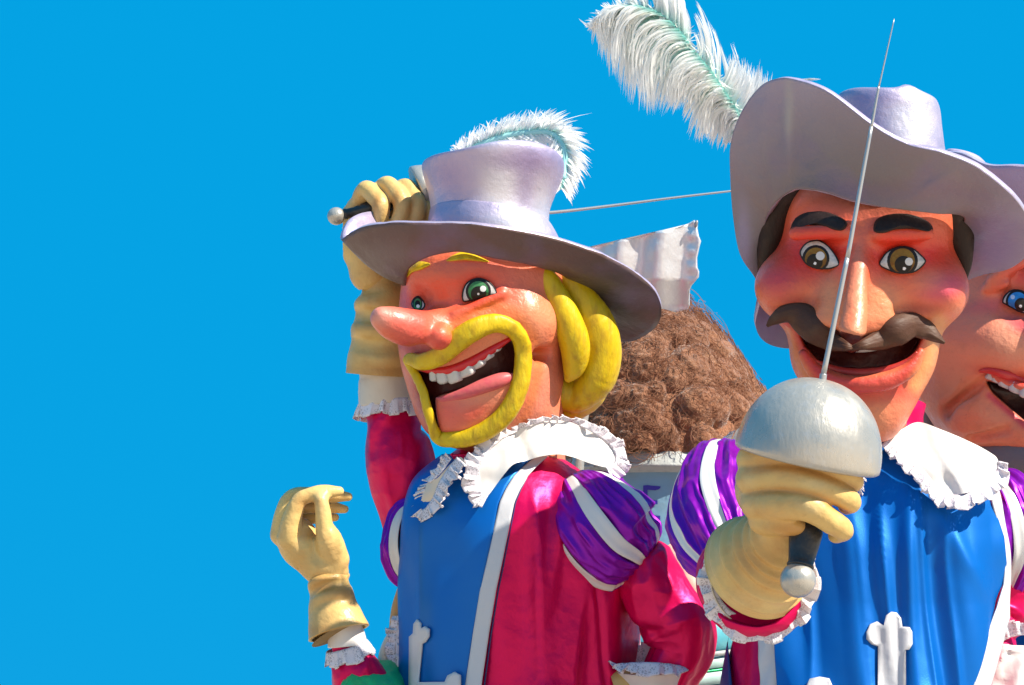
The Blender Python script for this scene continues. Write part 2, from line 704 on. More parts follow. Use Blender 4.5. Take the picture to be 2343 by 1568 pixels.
M_glove = mat('painted leather glove', attr=True, rough=.40, spec=.35, bump=((8, 4, .012), (60, 4, .0018)), rvar=.08,
              var=((14, (.40, .18, .05), .52, .78, .38), (80, (.30, .15, .05), .62, .78, .3)))
M_glove_in = mat('inside of glove cuff', (.34, .20, .07), rough=.7, bump=((40, 3, .003),))
M_yellow = mat('yellow painted hair', (.56, .39, .004), rough=.42, spec=.35, bump=((30, 6, .005), (110, 4, .0018)), stretch=(1, 1, .35),
               var=((26, (.34, .19, .01), .48, .70, .65), (50, (.56, .48, .03), .55, .75, .5)), vstretch=(1, 1, .3))
M_brownhair = mat('dark brown painted hair', (.070, .030, .017), rough=.55, spec=.25, bump=((20, 5, .006), (90, 3, .0015)), stretch=(.4, 1, 1),
                  var=((18, (.10, .055, .03), .52, .75, .6),))
M_hair_shaded = mat('shaded brown painted hair', (.022, .011, .008), rough=.55, spec=.25, bump=((20, 5, .006), (90, 3, .0015)), stretch=(1, 1, .4), var=((18, (.05, .028, .018), .52, .75, .6),))  # darker copy of the brown hair: shade under the hat put into its colour
M_greyhair = mat('grey painted hair', (.16, .16, .165), rough=.5, spec=.35, bump=((20, 5, .006), (90, 3, .0015)), stretch=(1, 1, .4),
                 var=((12, (.18, .18, .19), .52, .75, .6),))
M_white = mat('white satin', (.66, .63, .60), rough=.36, spec=.5, sheen=.2, bump=((5, 3, .008), (300, 2, .0003)))
M_cream = mat('aged white satin', (.60, .53, .43), rough=.45, sheen=.2, bump=((6, 3, .010), (260, 2, .0004)), var=((7, (.55, .42, .28), .55, .8, .4),))
M_lace = mat('white lace', (.68, .64, .68), rough=.6, alpha=80, bump=((120, 3, .002),))
M_trim = mat('white trim', (.52, .52, .54), rough=.5, bump=((9, 3, .006), (240, 2, .0004)))
M_red = mat('crimson satin', (.64, .0, .085), rough=.38, metal=.45, spec=.3, bump=((3.2, 3, .020), (10, 3, .007), (340, 2, .0003)))
M_blue = mat('blue satin', (.0, .12, .45), rough=.40, metal=.4, spec=.3, bump=((3.0, 3, .008), (300, 3, .0005)))
M_navy = mat('navy lining', (.012, .025, .14), rough=.45)
M_purple = mat('purple satin', (.23, .004, .36), rough=.36, metal=.5, spec=.3, bump=((7, 2, .022), (320, 2, .0003)))
M_green = mat('green satin', (.02, .60, .19), rough=.34, metal=.2, bump=((8, 4, .016), (300, 2, .0003)))
M_wool = mat('brown wool', (.24, .105, .055), rough=.95, spec=.1, sheen=.5, bump=((40, 8, .012), (160, 6, .004)), attr=True,
             var=((22, (.10, .045, .028), .50, .70, .6), (60, (.36, .19, .11), .55, .78, .5)))
M_tubwall = mat('pale blue painted wall', (.20, .40, .54), rough=.6, bump=((20, 4, .003),), var=((5, (.20, .30, .37), .5, .7, .5), (30, (.32, .40, .44), .62, .8, .4)))
M_tubrim = mat('grey white rim paint', (.40, .42, .40), rough=.55, bump=((14, 5, .006), (70, 4, .002)), var=((20, (.26, .28, .27), .5, .7, .6),))
M_turq = mat('turquoise paint', (.10, .42, .50), rough=.5, bump=((20, 4, .003),), var=((8, (.25, .55, .55), .5, .7, .5),))
M_seagreen = mat('pale green paint', (.36, .52, .48), rough=.5, bump=((20, 4, .003),), var=((12, (.55, .66, .62), .5, .7, .5),))
M_ink = mat('blue lettering', (.035, .030, .36), rough=.5)
M_feather = mat('feather', attr=True, rough=.7, spec=.2)
_t = M_feather.node_tree
_tr = _t.nodes.new('ShaderNodeBsdfTranslucent')
_mx = _t.nodes.new('ShaderNodeMixShader')
_mx.inputs[0].default_value = .5
_at = [n for n in _t.nodes if n.type == 'ATTRIBUTE'][0]
_out = [n for n in _t.nodes if n.type == 'OUTPUT_MATERIAL'][0]
_t.links.new(_at.outputs['Color'], _tr.inputs['Color'])
_t.links.new(_t.nodes['Principled BSDF'].outputs[0], _mx.inputs[1])
_t.links.new(_tr.outputs[0], _mx.inputs[2])
_t.links.new(_mx.outputs[0], _out.inputs['Surface'])
M_stone = mat('pale paving', (.60, .46, .33), rough=.9, bump=((8, 5, .01),), var=((2, (.50, .38, .28), .45, .7, .6),))
M_deck = mat('float deck boards', (.42, .36, .29), rough=.7, bump=((12, 5, .006),), var=((5, (.30, .25, .2), .45, .7, .5),))
M_foil = mat('silver sheet', attr=True, rough=.45, metal=.6, spec=.6, bump=((6, 3, .010), (60, 5, .0012)))
M_dark = mat('mouth paint', (.02, .006, .006), rough=.6)
M_tooth = mat('tooth paint', (.50, .49, .47), rough=.4, bump=((30, 5, .004), (120, 3, .001)), var=((40, (.42, .40, .38), .56, .75, .5),))
# ------------------------------------------------------------------ shared builders
SKIN = (.70, .175, .078)
SKIN_Y = (.70, .32, .14)
REDP = (.66, .024, .010)
ROSE = (.56, .045, .10)
DEEP = (.30, .035, .025)
PINK = (.58, .13, .11)
TAN = (.60, .395, .14)
TAN_D = (.44, .17, .03)
TAN_L = (.62, .46, .22)


def pad(name, sc, outline, m, parent, off=3.0, dome=6.0, nr=14, ns=96, colors=None, flat=False, edge=-4.0, power=2.0, sm=True, zpl=None, **kw):
    """A raised pad of a given photo outline lying on a sculpted surface."""
    fr = sc.fr
    O = smooth_outline(outline, ns) if sm else np.asarray(outline, float)
    ns = len(O)
    c = O.mean(0)
    t = np.linspace(0, 1, nr)
    px = c[0] + (O[None, :, 0] - c[0]) * t[:, None]
    py = c[1] + (O[None, :, 1] - c[1]) * t[:, None]
    if zpl is None:
        z = sc.zat(px, py)
        if flat:
            A = np.stack([np.ones(px.size), px.ravel() - c[0], py.ravel() - c[1]], 1)
            k, *_ = np.linalg.lstsq(A, z.ravel(), rcond=None)
            z = (A @ k).reshape(px.shape)
    else:
        z = zpl(px, py)
    z = z + off + dome * (1 - t[:, None] ** power) + np.where(t[:, None] > .999, edge, 0)
    V = fr.loc(px, py, z).reshape(-1, 3)
    Fc = grid_faces(nr, ns, closed_m=True)
    nx = O[1, 0] - O[0, 0]
    area = 0.5 * np.sum(O[:, 0] * np.roll(O[:, 1], -1) - np.roll(O[:, 0], -1) * O[:, 1])
    if area > 0:
        Fc = Fc[:, ::-1]
    col = colors(px.ravel(), py.ravel(), np.repeat(t, ns)) if colors else None
    return mesh(name, fr.world(V), Fc, m, parent, colors=col, **kw)


def eye(sc, outline, iris, r, col_a, col_b, parent, glints, squash=1.0, off=3.0, dome=8.0, pupil=.58, pup_off=(0, 0)):
    O = smooth_outline(outline, 120)

    def colors(px, py, t):
        d = polydist(px, py, O)
        n = fbm(np.stack([px / 7, py / 5, 0 * px], -1), 5, 2)
        c = np.tile(np.array([.50, .48, .46]), (len(px), 1)) * (1 + .16 * n[:, None])
        c = c * (1 - .3 * np.exp(-(d / 7.0) ** 2))[:, None]
        q = np.hypot((px - iris[0]) / squash, py - iris[1]) / r
        kk = np.clip((py - iris[1]) / r * .5 + .5 + .3 * n, 0, 1)[:, None]
        ic = np.array(col_a) * (1 - kk) + np.array(col_b) * kk
        c = np.where((q < 1)[:, None], ic, c)
        c = np.where(((q > .86) & (q < 1.07))[:, None], (.012, .010, .010), c)
        pq = np.hypot((px - iris[0] - pup_off[0] * r) / squash, py - iris[1] - pup_off[1] * r) / r
        c = np.where((pq < pupil)[:, None], (.012, .008, .006), c)
        for gx, gy, gr, gv in glints:
            c = np.where((np.hypot(px - gx, py - gy) < gr)[:, None], gv, c)
        c = np.where((d < 3.4)[:, None], (.015, .012, .012), c)
        return c
    return pad('eye', sc, outline, M_paint, parent, off=off, dome=dome, nr=70, ns=120, colors=colors, flat=True, edge=-7)


def ring_patch(name, fr, outer, inner, m, parent, mid=None, nu=160, nv=16, sag=0.0, solid=.02, colors=None, disp=None, top_m=None, **kw):
    """Closed band between two loops of photo-space control points."""
    def L(P):
        P = np.asarray(P, float)
        return cr(fr.loc(P[:, 0], P[:, 1], P[:, 2]), nu, closed=True)
    a, b = L(inner), L(outer)
    t = np.linspace(0, 1, nv)[:, None, None]
    if mid is not None:
        c = L(mid)
        V = a * (1 - t) * (1 - 2 * t) + c * 4 * t * (1 - t) + b * t * (2 * t - 1)
    else:
        V = a * (1 - t) + b * t
    V = V.copy()
    if sag:
        V[:, :, 1] -= sag * 4 * (t * (1 - t))[:, :, 0]
    if disp is not None:
        V += disp(V, t)
    Fc = grid_faces(nv, nu, closed_m=True)
    V = V.reshape(-1, 3)
    col = colors(fr, V) if colors else None
    a_, b_, c_ = V[Fc[:, 0]], V[Fc[:, 1]], V[Fc[:, 3]]
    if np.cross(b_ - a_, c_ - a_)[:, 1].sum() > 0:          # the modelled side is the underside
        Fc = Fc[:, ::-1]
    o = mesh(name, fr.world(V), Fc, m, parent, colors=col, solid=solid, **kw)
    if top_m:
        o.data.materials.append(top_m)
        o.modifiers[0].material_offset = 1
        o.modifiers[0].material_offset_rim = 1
    return o


def rings_loft(name, fr, rings, m, parent, ns=72, cap_top=True, wave=None, colors=None, nt=60, flip=False, **kw):
    """rings: (cx, cy, z, half width, half depth, tilt deg, rise of the near side)."""
    q = cr(np.asarray(rings, float), nt)
    th = np.linspace(0, 2 * math.pi, ns, endpoint=False)
    V = []
    for i, (cx, cy, z, w_, d_, tl, e) in enumerate(q):
        c = fr.loc(cx, cy, z)
        w_, d_ = w_ * fr.k(z), d_ * fr.k(z)
        a = R(tl)
        p = c + np.outer(w_ * np.cos(th), [math.cos(a), -math.sin(a), 0]) + np.outer(d_ * np.sin(th), [0, e, 1.0])
        if wave is not None:
            p = p + wave(th, i / (nt - 1), w_)
        V.append(p)
    V = np.array(V)
    Fc = grid_faces(nt, ns, closed_m=True)
    if flip:
        Fc = Fc[:, ::-1]
    V = V.reshape(-1, 3)
    faces = [tuple(f) for f in Fc.tolist()]
    if cap_top:
        V = np.vstack([V, V[-ns:].mean(0)[None]])
        b = (nt - 1) * ns
        for j in range(ns):
            f = (b + j, b + (j + 1) % ns, len(V) - 1)
            faces.append(f[::-1] if flip else f)
    col = colors(fr, V) if colors else None
    o = mesh(name, fr.world(V), faces, m, parent, colors=col, **kw)
    bm = bmesh.new()
    bm.from_mesh(o.data)
    bmesh.ops.recalc_face_normals(bm, faces=bm.faces)
    bm.to_mesh(o.data)
    bm.free()
    return o


def ruffle(name, fr, inner, outer, m, parent, waves=12, amp=10, n=None, nv=7, closed=False, seed=1, side=5, solid=0.003, **kw):
    n = n or max(60, int(waves * 10))
    I = cr([tuple(p) for p in fr.loc(*np.asarray(inner, float).T)], n, closed)
    O = cr([tuple(p) for p in fr.loc(*np.asarray(outer, float).T)], n, closed)
    t = np.linspace(0, 1, n, endpoint=not closed)
    rg = np.random.default_rng(seed)
    ph = 2 * math.pi * waves * t + 1.1 * np.sin(2 * math.pi * t * 3 + seed) + .8 * np.sin(2 * math.pi * t * 7 + 2 * seed)
    am = amp * (.75 + .35 * np.sin(2 * math.pi * t * 5 + seed * 1.7))
    T = np.gradient(I, axis=0)
    T /= np.linalg.norm(T, axis=1)[:, None] + 1e-9
    D = O - I
    Nn = np.cross(T, D)
    Nn /= np.linalg.norm(Nn, axis=1)[:, None] + 1e-9
    V = []
    for j in range(nv):
        v = j / (nv - 1)
        ln = (1 + .14 * np.sin(ph * .5 + seed) * v)[:, None]
        V.append(I + D * v * ln + Nn * (am * v ** .8 * np.sin(ph))[:, None] + T * (side * v * np.sin(2 * ph + .6))[:, None])
    V = np.array(V).reshape(-1, 3)
    return mesh(name, fr.world(V), grid_faces(nv, n, closed_m=closed), m, parent, solid=solid, **kw)


def cloth(name, fr, outline, zf, m, parent, step=12, solid=.006, smooth_n=None, **kw):
    O = smooth_outline(outline, smooth_n) if smooth_n else np.asarray(outline, float)
    v, tri = poly_patch(O, step)
    z = zf(v[:, 0], v[:, 1])
    return mesh(name, fr.world(fr.loc(v[:, 0], v[:, 1], z)), tri, m, parent, solid=solid, **kw)


def zplane(pts):
    """Smooth height from scattered (px, py, z): inverse-distance blend over a least-squares plane."""
    P = np.asarray(pts, float)
    A = np.column_stack([np.ones(len(P)), P[:, 0], P[:, 1]])
    k, *_ = np.linalg.lstsq(A, P[:, 2], rcond=None)
    res = P[:, 2] - A @ k

    def f(px, py):
        px, py = np.asarray(px, float), np.asarray(py, float)
        d = 1 / ((px[..., None] - P[:, 0]) ** 2 + (py[..., None] - P[:, 1]) ** 2 + 200.0)
        d = d ** 1.5
        return k[0] + k[1] * px + k[2] * py + (d * res).sum(-1) / d.sum(-1)
    return f


def superell(name, fr, c, r, m, parent, e=.45, rot=0.0, yaw=0.0, n=16, bumpy=0, seed=0):
    u = np.linspace(-math.pi / 2, math.pi / 2, n)
    v = np.linspace(-math.pi, math.pi, 2 * n, endpoint=False)
    f = lambda x: np.sign(x) * np.abs(x) ** e
    U, Vv = np.meshgrid(u, v, indexing='ij')
    p = np.stack([r[0] * f(np.cos(U)) * f(np.cos(Vv)), r[1] * f(np.sin(U)), r[2] * f(np.cos(U)) * f(np.sin(Vv))], -1).reshape(-1, 3)
    if bumpy:
        p += bumpy * fbm(p / r[0] * 1.5 + seed * 7.7, seed)[:, None] * (p / np.linalg.norm(p, axis=1)[:, None])
    a, y = R(-rot), R(yaw)
    Mx = np.array([[math.cos(a), -math.sin(a), 0], [math.sin(a), math.cos(a), 0], [0, 0, 1]]) @ np.array([[math.cos(y), 0, math.sin(y)], [0, 1, 0], [-math.sin(y), 0, math.cos(y)]])
    V = fr.loc(*c) + (p @ Mx.T) * fr.k(c[2])
    return mesh(name, fr.world(V), grid_faces(n, 2 * n, closed_m=True)[:, ::-1], m, parent)


def lathe(name, fr, a, b, prof, m, parent, ns=40, **kw):
    """Solid of revolution about the axis a -> b (photo points with z); prof: (t along, radius) pairs."""
    A, B = fr.loc(*a), fr.loc(*b)
    ax = B - A
    L = np.linalg.norm(ax)
    ax /= L
    e1 = np.cross(ax, [0.31, 0.2, 1])
    e1 /= np.linalg.norm(e1)
    e2 = np.cross(ax, e1)
    th = np.linspace(0, 2 * math.pi, ns, endpoint=False)
    V = [A + ax * L * t + r * (np.outer(np.cos(th), e1) + np.outer(np.sin(th), e2)) for t, r in prof]
    V = np.array(V).reshape(-1, 3)
    o = mesh(name, fr.world(V), grid_faces(len(prof), ns, closed_m=True), m, parent, **kw)
    bm = bmesh.new()
    bm.from_mesh(o.data)
    bmesh.ops.holes_fill(bm, edges=bm.edges, sides=ns + 2)
    bmesh.ops.recalc_face_normals(bm, faces=bm.faces)
    bm.to_mesh(o.data)
    bm.free()
    return o


def ballprof(c, r, n=14, a0=-90, a1=90):
    """Profile of a sphere in lathe units: c = centre in axis-length fractions (t), r radius, per-unit L given by caller."""
    return [(c[0] + r / c[1] * math.sin(R(a)), max(r * math.cos(R(a)), .05)) for a in np.linspace(a0, a1, n)]


def barbs(name, fr, curves, m, parent, width=2.4, kind='stuff', root=(.10, .42, .38), tip=(.80, .81, .80), k0=.35, seed=2):
    """Feather barbs: tapered ribbons along local-space polylines."""
    rg = np.random.default_rng(seed)
    V, Fc, C = [], [], []
    root, tip = np.array(root), np.array(tip)
    n0 = 0
    for P, teal, *kk0 in curves:
        n = len(P)
        T = np.gradient(P, axis=0)
        T /= np.linalg.norm(T, axis=1)[:, None] + 1e-9
        up = rg.normal(size=3) * .6 + np.array([0, 0, 1.0])
        S = np.cross(T, up)
        S /= np.linalg.norm(S, axis=1)[:, None] + 1e-9
        t = np.linspace(0, 1, n)
        wd = (kk0[1] if len(kk0) > 1 else width) * (.55 + .6 * rg.random()) * np.minimum(1, 1.25 * (1 - t) ** .6)
        V.append(P + S * wd[:, None] * .5)
        V.append(P - S * wd[:, None] * .5)
        for i in range(n - 1):
            Fc.append((n0 + i, n0 + i + 1, n0 + n + i + 1, n0 + n + i))
        kk = np.clip(t / (kk0[0] if kk0 else k0), 0, 1)[:, None] * teal + (1 - teal)
        c = root * (1 - kk) + tip * kk
        c = c * (.86 + .2 * rg.random())
        C.append(c)
        C.append(c)
        n0 += 2 * n
    return mesh(name, fr.world(np.vstack(V)), np.array(Fc), m, parent, colors=np.vstack(C), smooth=True, kind=kind)
# ================================================================== the setting
g = mesh('ground', [(-300, -300, 0), (300, -300, 0), (300, 600, 0), (-300, 600, 0)], [(0, 1, 2, 3)], M_stone, None, smooth=False, loc=(0, 0, 0), kind='structure')


def box_mesh(lo, hi):
    x0, y0, z0 = lo
    x1, y1, z1 = hi
    V = [(x0, y0, z0), (x1, y0, z0), (x1, y1, z0), (x0, y1, z0), (x0, y0, z1), (x1, y0, z1), (x1, y1, z1), (x0, y1, z1)]
    Fc = [(0, 3, 2, 1), (4, 5, 6, 7), (0, 1, 5, 4), (1, 2, 6, 5), (2, 3, 7, 6), (3, 0, 4, 7)]
    return V, Fc


FLOAT = thing('parade_float', 'low wooden parade float carrying the giant papier-mache figures', 'parade float', (1.0, 9.0, 0))
V, Fc = box_mesh((-2.4, 4.6, .35), (5.2, 13.6, 1.0))
mesh('deck', V, Fc, M_deck, FLOAT, smooth=False)
for wx in (-1.8, 4.6):
    for wy in (6.0, 12.0):
        th = np.linspace(0, 2 * math.pi, 32, endpoint=False)
        V = np.array([[wx + dx, wy + .36 * math.cos(a), .36 + .36 * math.sin(a)] for dx in (-.12, .12) for a in th])
        Fc = [(i, (i + 1) % 32, 32 + (i + 1) % 32, 32 + i) for i in range(32)] + [tuple(range(31, -1, -1)), tuple(range(32, 64))]
        mesh('wheel', V, Fc, M_black, FLOAT, smooth=False)


def base_loc(px, D):
    ray = RIGHT * ((px - 1171) / F) + FWD * 1.0
    return (RIGHT * ((px - 1171) / F * D))[0], D * math.cos(PITCH) + .0, 1.0


# ================================================================== blond musketeer
FL = Frame(1130, 760, 9.0)
BLOND = thing('carnival_figure', 'giant blond musketeer figure with long pink nose and yellow goatee under a tall lilac hat', 'carnival figure',
              base_loc(1190, 9.0), 'giant musketeer figures on the float')

# ---- head
sc = Sculpt(FL, 815, 1330, 480, 1130, -260, 300, 3.6)
sc.ell((1112, 640, -40), (190, 180, 185), 30)
sc.ell((1092, 770, -10), (184, 195, 165), 50)
sc.ell((1105, 880, 0), (160, 150, 150), 50)
sc.ell((1048, 930, 40), (88, 88, 105), 40)
sc.ell((1048, 620, 60), (120, 80, 100), 40)
sc.cap((1216, 790, 0, 64), (1226, 1060, -50, 66), 40)
sc.cap((1170, 950, -40, 95), (1170, 1110, -60, 100), 40)
sc.ell((1205, 738, 62), (72, 66, 78), 30)
sc.cap((1020, 748, 150, 30), (1190, 718, 100, 44), 34)
sc.ell((1095, 668, 178), (54, 40, 34), 26, sub=True)
sc.ell((950, 694, 130), (30, 40, 34), 20, sub=True)
sc.cap((1040, 720, 168, 9), (1150, 672, 150, 10), 14)      # lower lid
sc.ell((1232, 812, 82), (30, 16, 26), 26, sub=True)         # cheek dimple
sc.chain([(1015, 738, 125, 30), (974, 749, 165, 38), (936, 750, 200, 43), (901, 742, 226, 39), (873, 729, 242, 27)], 24)
sc.ell((1004, 771, 184), (31, 30, 38), 12)
sc.keep_top()
blond_pre = sc.T.copy()
sc.ell((962, 800, 178), (24, 12, 26), 8, sub=True, rot=20)  # nostril
MOUTH = [(948, 840), (1000, 848), (1060, 833), (1118, 803), (1166, 772), (1184, 790), (1187, 830), (1180, 858),
         (1120, 875), (1060, 893), (1010, 905), (996, 912), (997, 945), (1004, 985), (996, 992), (978, 950), (958, 890)]
sc.carve(MOUTH, 95, 7)
sc.noise(1.2, 45, 4)
V, Q = sc.build(2)
LIP = (.66, .012, .02)
blobs = [
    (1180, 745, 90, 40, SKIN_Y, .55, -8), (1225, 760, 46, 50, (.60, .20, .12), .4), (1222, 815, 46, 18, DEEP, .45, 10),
    (1230, 1010, 70, 70, (.64, .29, .17), .7), (1245, 880, 40, 60, (.62, .21, .15), .6), (1205, 960, 26, 60, PINK, .35),
    (1092, 655, 88, 62, REDP, .92, -8), (952, 690, 44, 56, REDP, .85), (1030, 690, 40, 60, (.62, .10, .05), .7, 20),
    (1060, 610, 120, 22, (.40, .09, .06), .6, -4), (1190, 640, 60, 50, (.66, .17, .11), .5),
    (930, 748, 66, 48, (.62, .095, .07), .85, 30), (865, 725, 26, 24, (.60, .30, .24), .6), (900, 715, 40, 14, (.60, .22, .17), .5, 20),
    (1000, 785, 40, 22, (.58, .05, .04), .8), (955, 802, 44, 14, (.38, .02, .02), .8, 20),
    ('line', [(1030, 752), (1080, 730), (1135, 702), (1190, 735), (1225, 790), (1228, 850), (1205, 940), (1165, 1000)], 14, (.62, .16, .04), .75),
    ('line', [(1120, 712), (1160, 720), (1190, 745)], 12, (.40, .09, .03), .5),
    (1040, 935, 50, 22, ROSE, .45, -15), (1060, 960, 60, 30, (.58, .18, .13), .5), (1020, 950, 34, 40, (.60, .06, .05), .55), (1085, 945, 36, 16, REDP, .5, -30),
    (1010, 985, 40, 20, (.62, .12, .10), .5), (975, 920, 22, 80, (.28, .03, .02), .95, -10), (1100, 900, 60, 30, (.62, .26, .17), .5),
    (985, 870, 30, 26, (.30, .02, .02), .9),
]
C = paint(FL, V, SKIN, blobs, .10)
px, py = FL.pix(V)
zt = np.interp(0, [0, 1], [0, 1])
scT = sc.T
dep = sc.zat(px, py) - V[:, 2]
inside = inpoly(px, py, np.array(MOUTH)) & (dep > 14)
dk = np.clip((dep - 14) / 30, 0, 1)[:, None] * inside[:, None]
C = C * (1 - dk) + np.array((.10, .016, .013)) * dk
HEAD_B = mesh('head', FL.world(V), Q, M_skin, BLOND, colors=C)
scB = sc

# ---- eyes, brows, lips, teeth
eye(scB, [(1059, 690), (1057, 668), (1068, 646), (1090, 636), (1112, 640), (1129, 654), (1137, 672), (1122, 678), (1098, 684), (1078, 689)],
    (1094, 667), 27, (.06, .20, .08), (.008, .12, .03), BLOND, [(1105, 661, 7, (.62, .64, .62)), (1094, 673, 2.6, (.7, .7, .7))], off=12, dome=8, pup_off=(.02, .22), pupil=.66)
eye(scB, [(943, 704), (940, 694), (946, 682), (956, 677), (966, 684), (973, 697), (968, 708), (955, 712)],
    (955, 696), 15, (.06, .20, .08), (.008, .12, .03), BLOND, [(956, 701, 4, (.62, .64, .62))], squash=.7, off=24, dome=6)
for ol in ([(1020, 598), (1034, 584), (1062, 576), (1100, 588), (1120, 600), (1090, 598), (1060, 596)],
           [(920, 642), (922, 622), (936, 606), (962, 598), (985, 604), (968, 616), (944, 624), (930, 636)]):
    pad('eyebrow', scB, ol, M_yellow, BLOND, off=2, dome=9)
zs = lambda x, y, o: float(scB.zat(np.array([x]), np.array([y]))[0]) + o
up = [(952, 843, 4), (985, 848, 7), (1030, 846, 10), (1075, 829, 11), (1120, 803, 10), (1160, 779, 6), (1176, 772, 3)]
tube('upper_lip', FL, [(x, y, zs(x, y, -3), r) for x, y, r in up], mat('red lip paint', (.52, .010, .016), rough=.35, bump=((40, 3, .002),)), BLOND, dz=.9)
lo = [(998, 908, 3), (1016, 909, 8), (1060, 897, 13), (1105, 880, 17), (1145, 866, 17), (1168, 858, 10), (1176, 852, 4)]
M_lip = mat('pink lip paint', (.54, .11, .11), rough=.42, spec=.3, bump=((40, 3, .002),), var=((18, (.50, .03, .09), .5, .7, .6),))
tube('lower_lip', FL, [(x, y + 4, zs(x, y, -4), r) for x, y, r in lo], M_lip, BLOND, dz=.9)
for i, (x, y, rx, ry, rt) in enumerate([(994, 856, 10, 13, -2), (1014, 859, 14, 16, -6), (1039, 856, 18, 18, -14), (1067, 842, 18, 17, -24), (1092, 825, 16, 15, -28), (1114, 809, 14, 12, -30), (1134, 794, 11, 9, -30)]):
    superell('tooth', FL, (x, y + 3, zs(x, y, -10)), (rx, ry, 12), M_tooth, BLOND, e=.5, rot=rt, yaw=-35, bumpy=1.5, seed=i)
# ---- goatee ring and moustache in one loop
ring = [(936, 822, 13, 20), (966, 828, 19, 20), (1005, 815, 22, 16), (1040, 785, 25, 14), (1080, 757, 25, 12), (1125, 741, 22, 10), (1163, 748, 20, 8), (1188, 772, 19, 6), (1197, 808, 19, 5),
        (1194, 856, 20, 6), (1182, 902, 21, 8), (1158, 945, 22, 9), (1122, 978, 22, 10), (1077, 1000, 21, 11), (1035, 1006, 19, 12), (1003, 1000, 16, 14), (989, 975, 11, 18), (977, 932, 11, 20), (962, 882, 10, 20), (942, 845, 10, 20)]
P = np.array([(x, y, zs(x, y, o), r) for x, y, r, o in ring])
P[:, 2] = np.maximum(P[:, 2], 20)
Pc = np.vstack([P, P[:1]])
Lc = FL.loc(Pc[:, 0], Pc[:, 1], Pc[:, 2])
nt_, ns_ = 150, 24
qq = cr(np.column_stack([FL.loc(P[:, 0], P[:, 1], P[:, 2]), P[:, 3]]), nt_, closed=True)
# even the depth along the loop
for _ in range(10):
    qq[:, 2] = .5 * qq[:, 2] + .25 * (np.roll(qq[:, 2], 1) + np.roll(qq[:, 2], -1))
T = np.roll(qq[:, :3], -1, 0) - np.roll(qq[:, :3], 1, 0)
T /= np.linalg.norm(T, axis=1)[:, None]
A = np.cross([0, 0, 1.0], T)
A /= np.linalg.norm(A, axis=1)[:, None]
B = np.cross(T, A)
th = np.linspace(0, 2 * math.pi, ns_, endpoint=False)
ex = lambda x: np.sign(x) * np.abs(x) ** .75
V = qq[:, None, :3] + A[:, None] * (qq[:, 3:4] * ex(np.cos(th)))[..., None] + B[:, None] * (qq[:, 3:4] * 1.0 * ex(np.sin(th)))[..., None]
V = V.reshape(-1, 3)
V += 1.2 * fbm(V / 14, 9)[:, None] * np.array([1, 1, 1])
mesh('goatee', FL.world(V), grid_faces(nt_, ns_, True, True)[:, ::-1], M_yellow, BLOND)

# ---- hair
sh = Sculpt(FL, 1170, 1450, 560, 980, -160, 150, 3.4)
sh.chain([(1300, 640, -40, 40), (1350, 760, -50, 50), (1345, 880, -55, 50), (1312, 935, -50, 30)], 10)
sh.chain([(1275, 610, 20, 24), (1325, 680, 12, 36), (1362, 745, 4, 46), (1376, 810, 0, 46), (1362, 868, -4, 44), (1325, 915, -10, 28), (1302, 930, -12, 12)], 7)
sh.chain([(1215, 600, 70, 22), (1245, 640, 70, 30), (1276, 695, 66, 34), (1305, 755, 62, 36), (1316, 800, 56, 34), (1313, 838, 50, 26), (1300, 866, 46, 10)], 6)
sh.chain([(1290, 900, -30, 40), (1330, 905, -36, 36), (1300, 945, -40, 16)], 6)
sh.noise(.8, 40, 11)
V, Q = sh.build(1)
mesh('hair', FL.world(V), Q, M_yellow, BLOND)

# ---- hat
LIL, LILW = (.43, .37, .51), (.64, .62, .66)


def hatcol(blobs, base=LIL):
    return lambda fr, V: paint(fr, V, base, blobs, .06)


outer = [(779, 548, 62), (797, 537, 105), (835, 519, 150), (900, 509, 180), (1000, 511, 198), (1110, 517, 208), (1250, 542, 180), (1400, 592, 102), (1480, 645, 55),
         (1511, 695, 5), (1507, 738, -30), (1478, 764, -100), (1425, 784, -160), (1330, 770, -210), (1180, 700, -240), (1020, 610, -240), (930, 540, -200), (885, 503, -140), (840, 493, -70), (800, 502, 0), (783, 525, 35)]
inner = [(928, 655, 60), (928, 648, 80), (930, 628, 110), (942, 606, 140), (985, 585, 160), (1050, 577, 172), (1140, 592, 168), (1210, 606, 140), (1260, 622, 90),
         (1300, 640, 40), (1310, 660, -20), (1300, 670, -70), (1270, 680, -110), (1200, 670, -150), (1120, 660, -160), (1040, 650, -150), (980, 650, -120), (940, 655, -80), (930, 658, -40), (926, 658, 0), (926, 658, 30)]


def mids(outer, inner, sag):
    return [((a[0] + b[0]) / 2, (a[1] + b[1]) / 2 + s_, (a[2] + b[2]) / 2) for a, b, s_ in zip(outer, inner, sag)]


HAT_B = thing('hat_tmp', '', '', BLOND.location)
bpy.data.objects.remove(HAT_B)
sag = [16, 16, 18, 14, 8, 4, 4, 6, 8, 10, 10, 10, 10, 10, 10, 12, 14, 16, 18, 18, 16]
dispB = lambda V, t: np.stack([0 * V[..., 0], 2.5 * fbm(V / 70, 3), 2.5 * fbm(V / 60, 8)], -1) * 1.0
BRIM_B = ring_patch('hat', FL, outer, inner, M_hat, BLOND, mid=mids(outer, inner, sag), solid=.028, colors=hatcol([(900, 580, 60, 40, (.17, .125, .125), .7), (1010, 545, 160, 30, (.12, .058, .05), .6), (1400, 690, 90, 80, (.05, .047, .04), .85)], (.115, .072, .064)), top_m=M_hat_top, disp=dispB, label='tall lilac hat with a wide curled brim')  # underside coloured darker than the top: the brim's shade is painted in


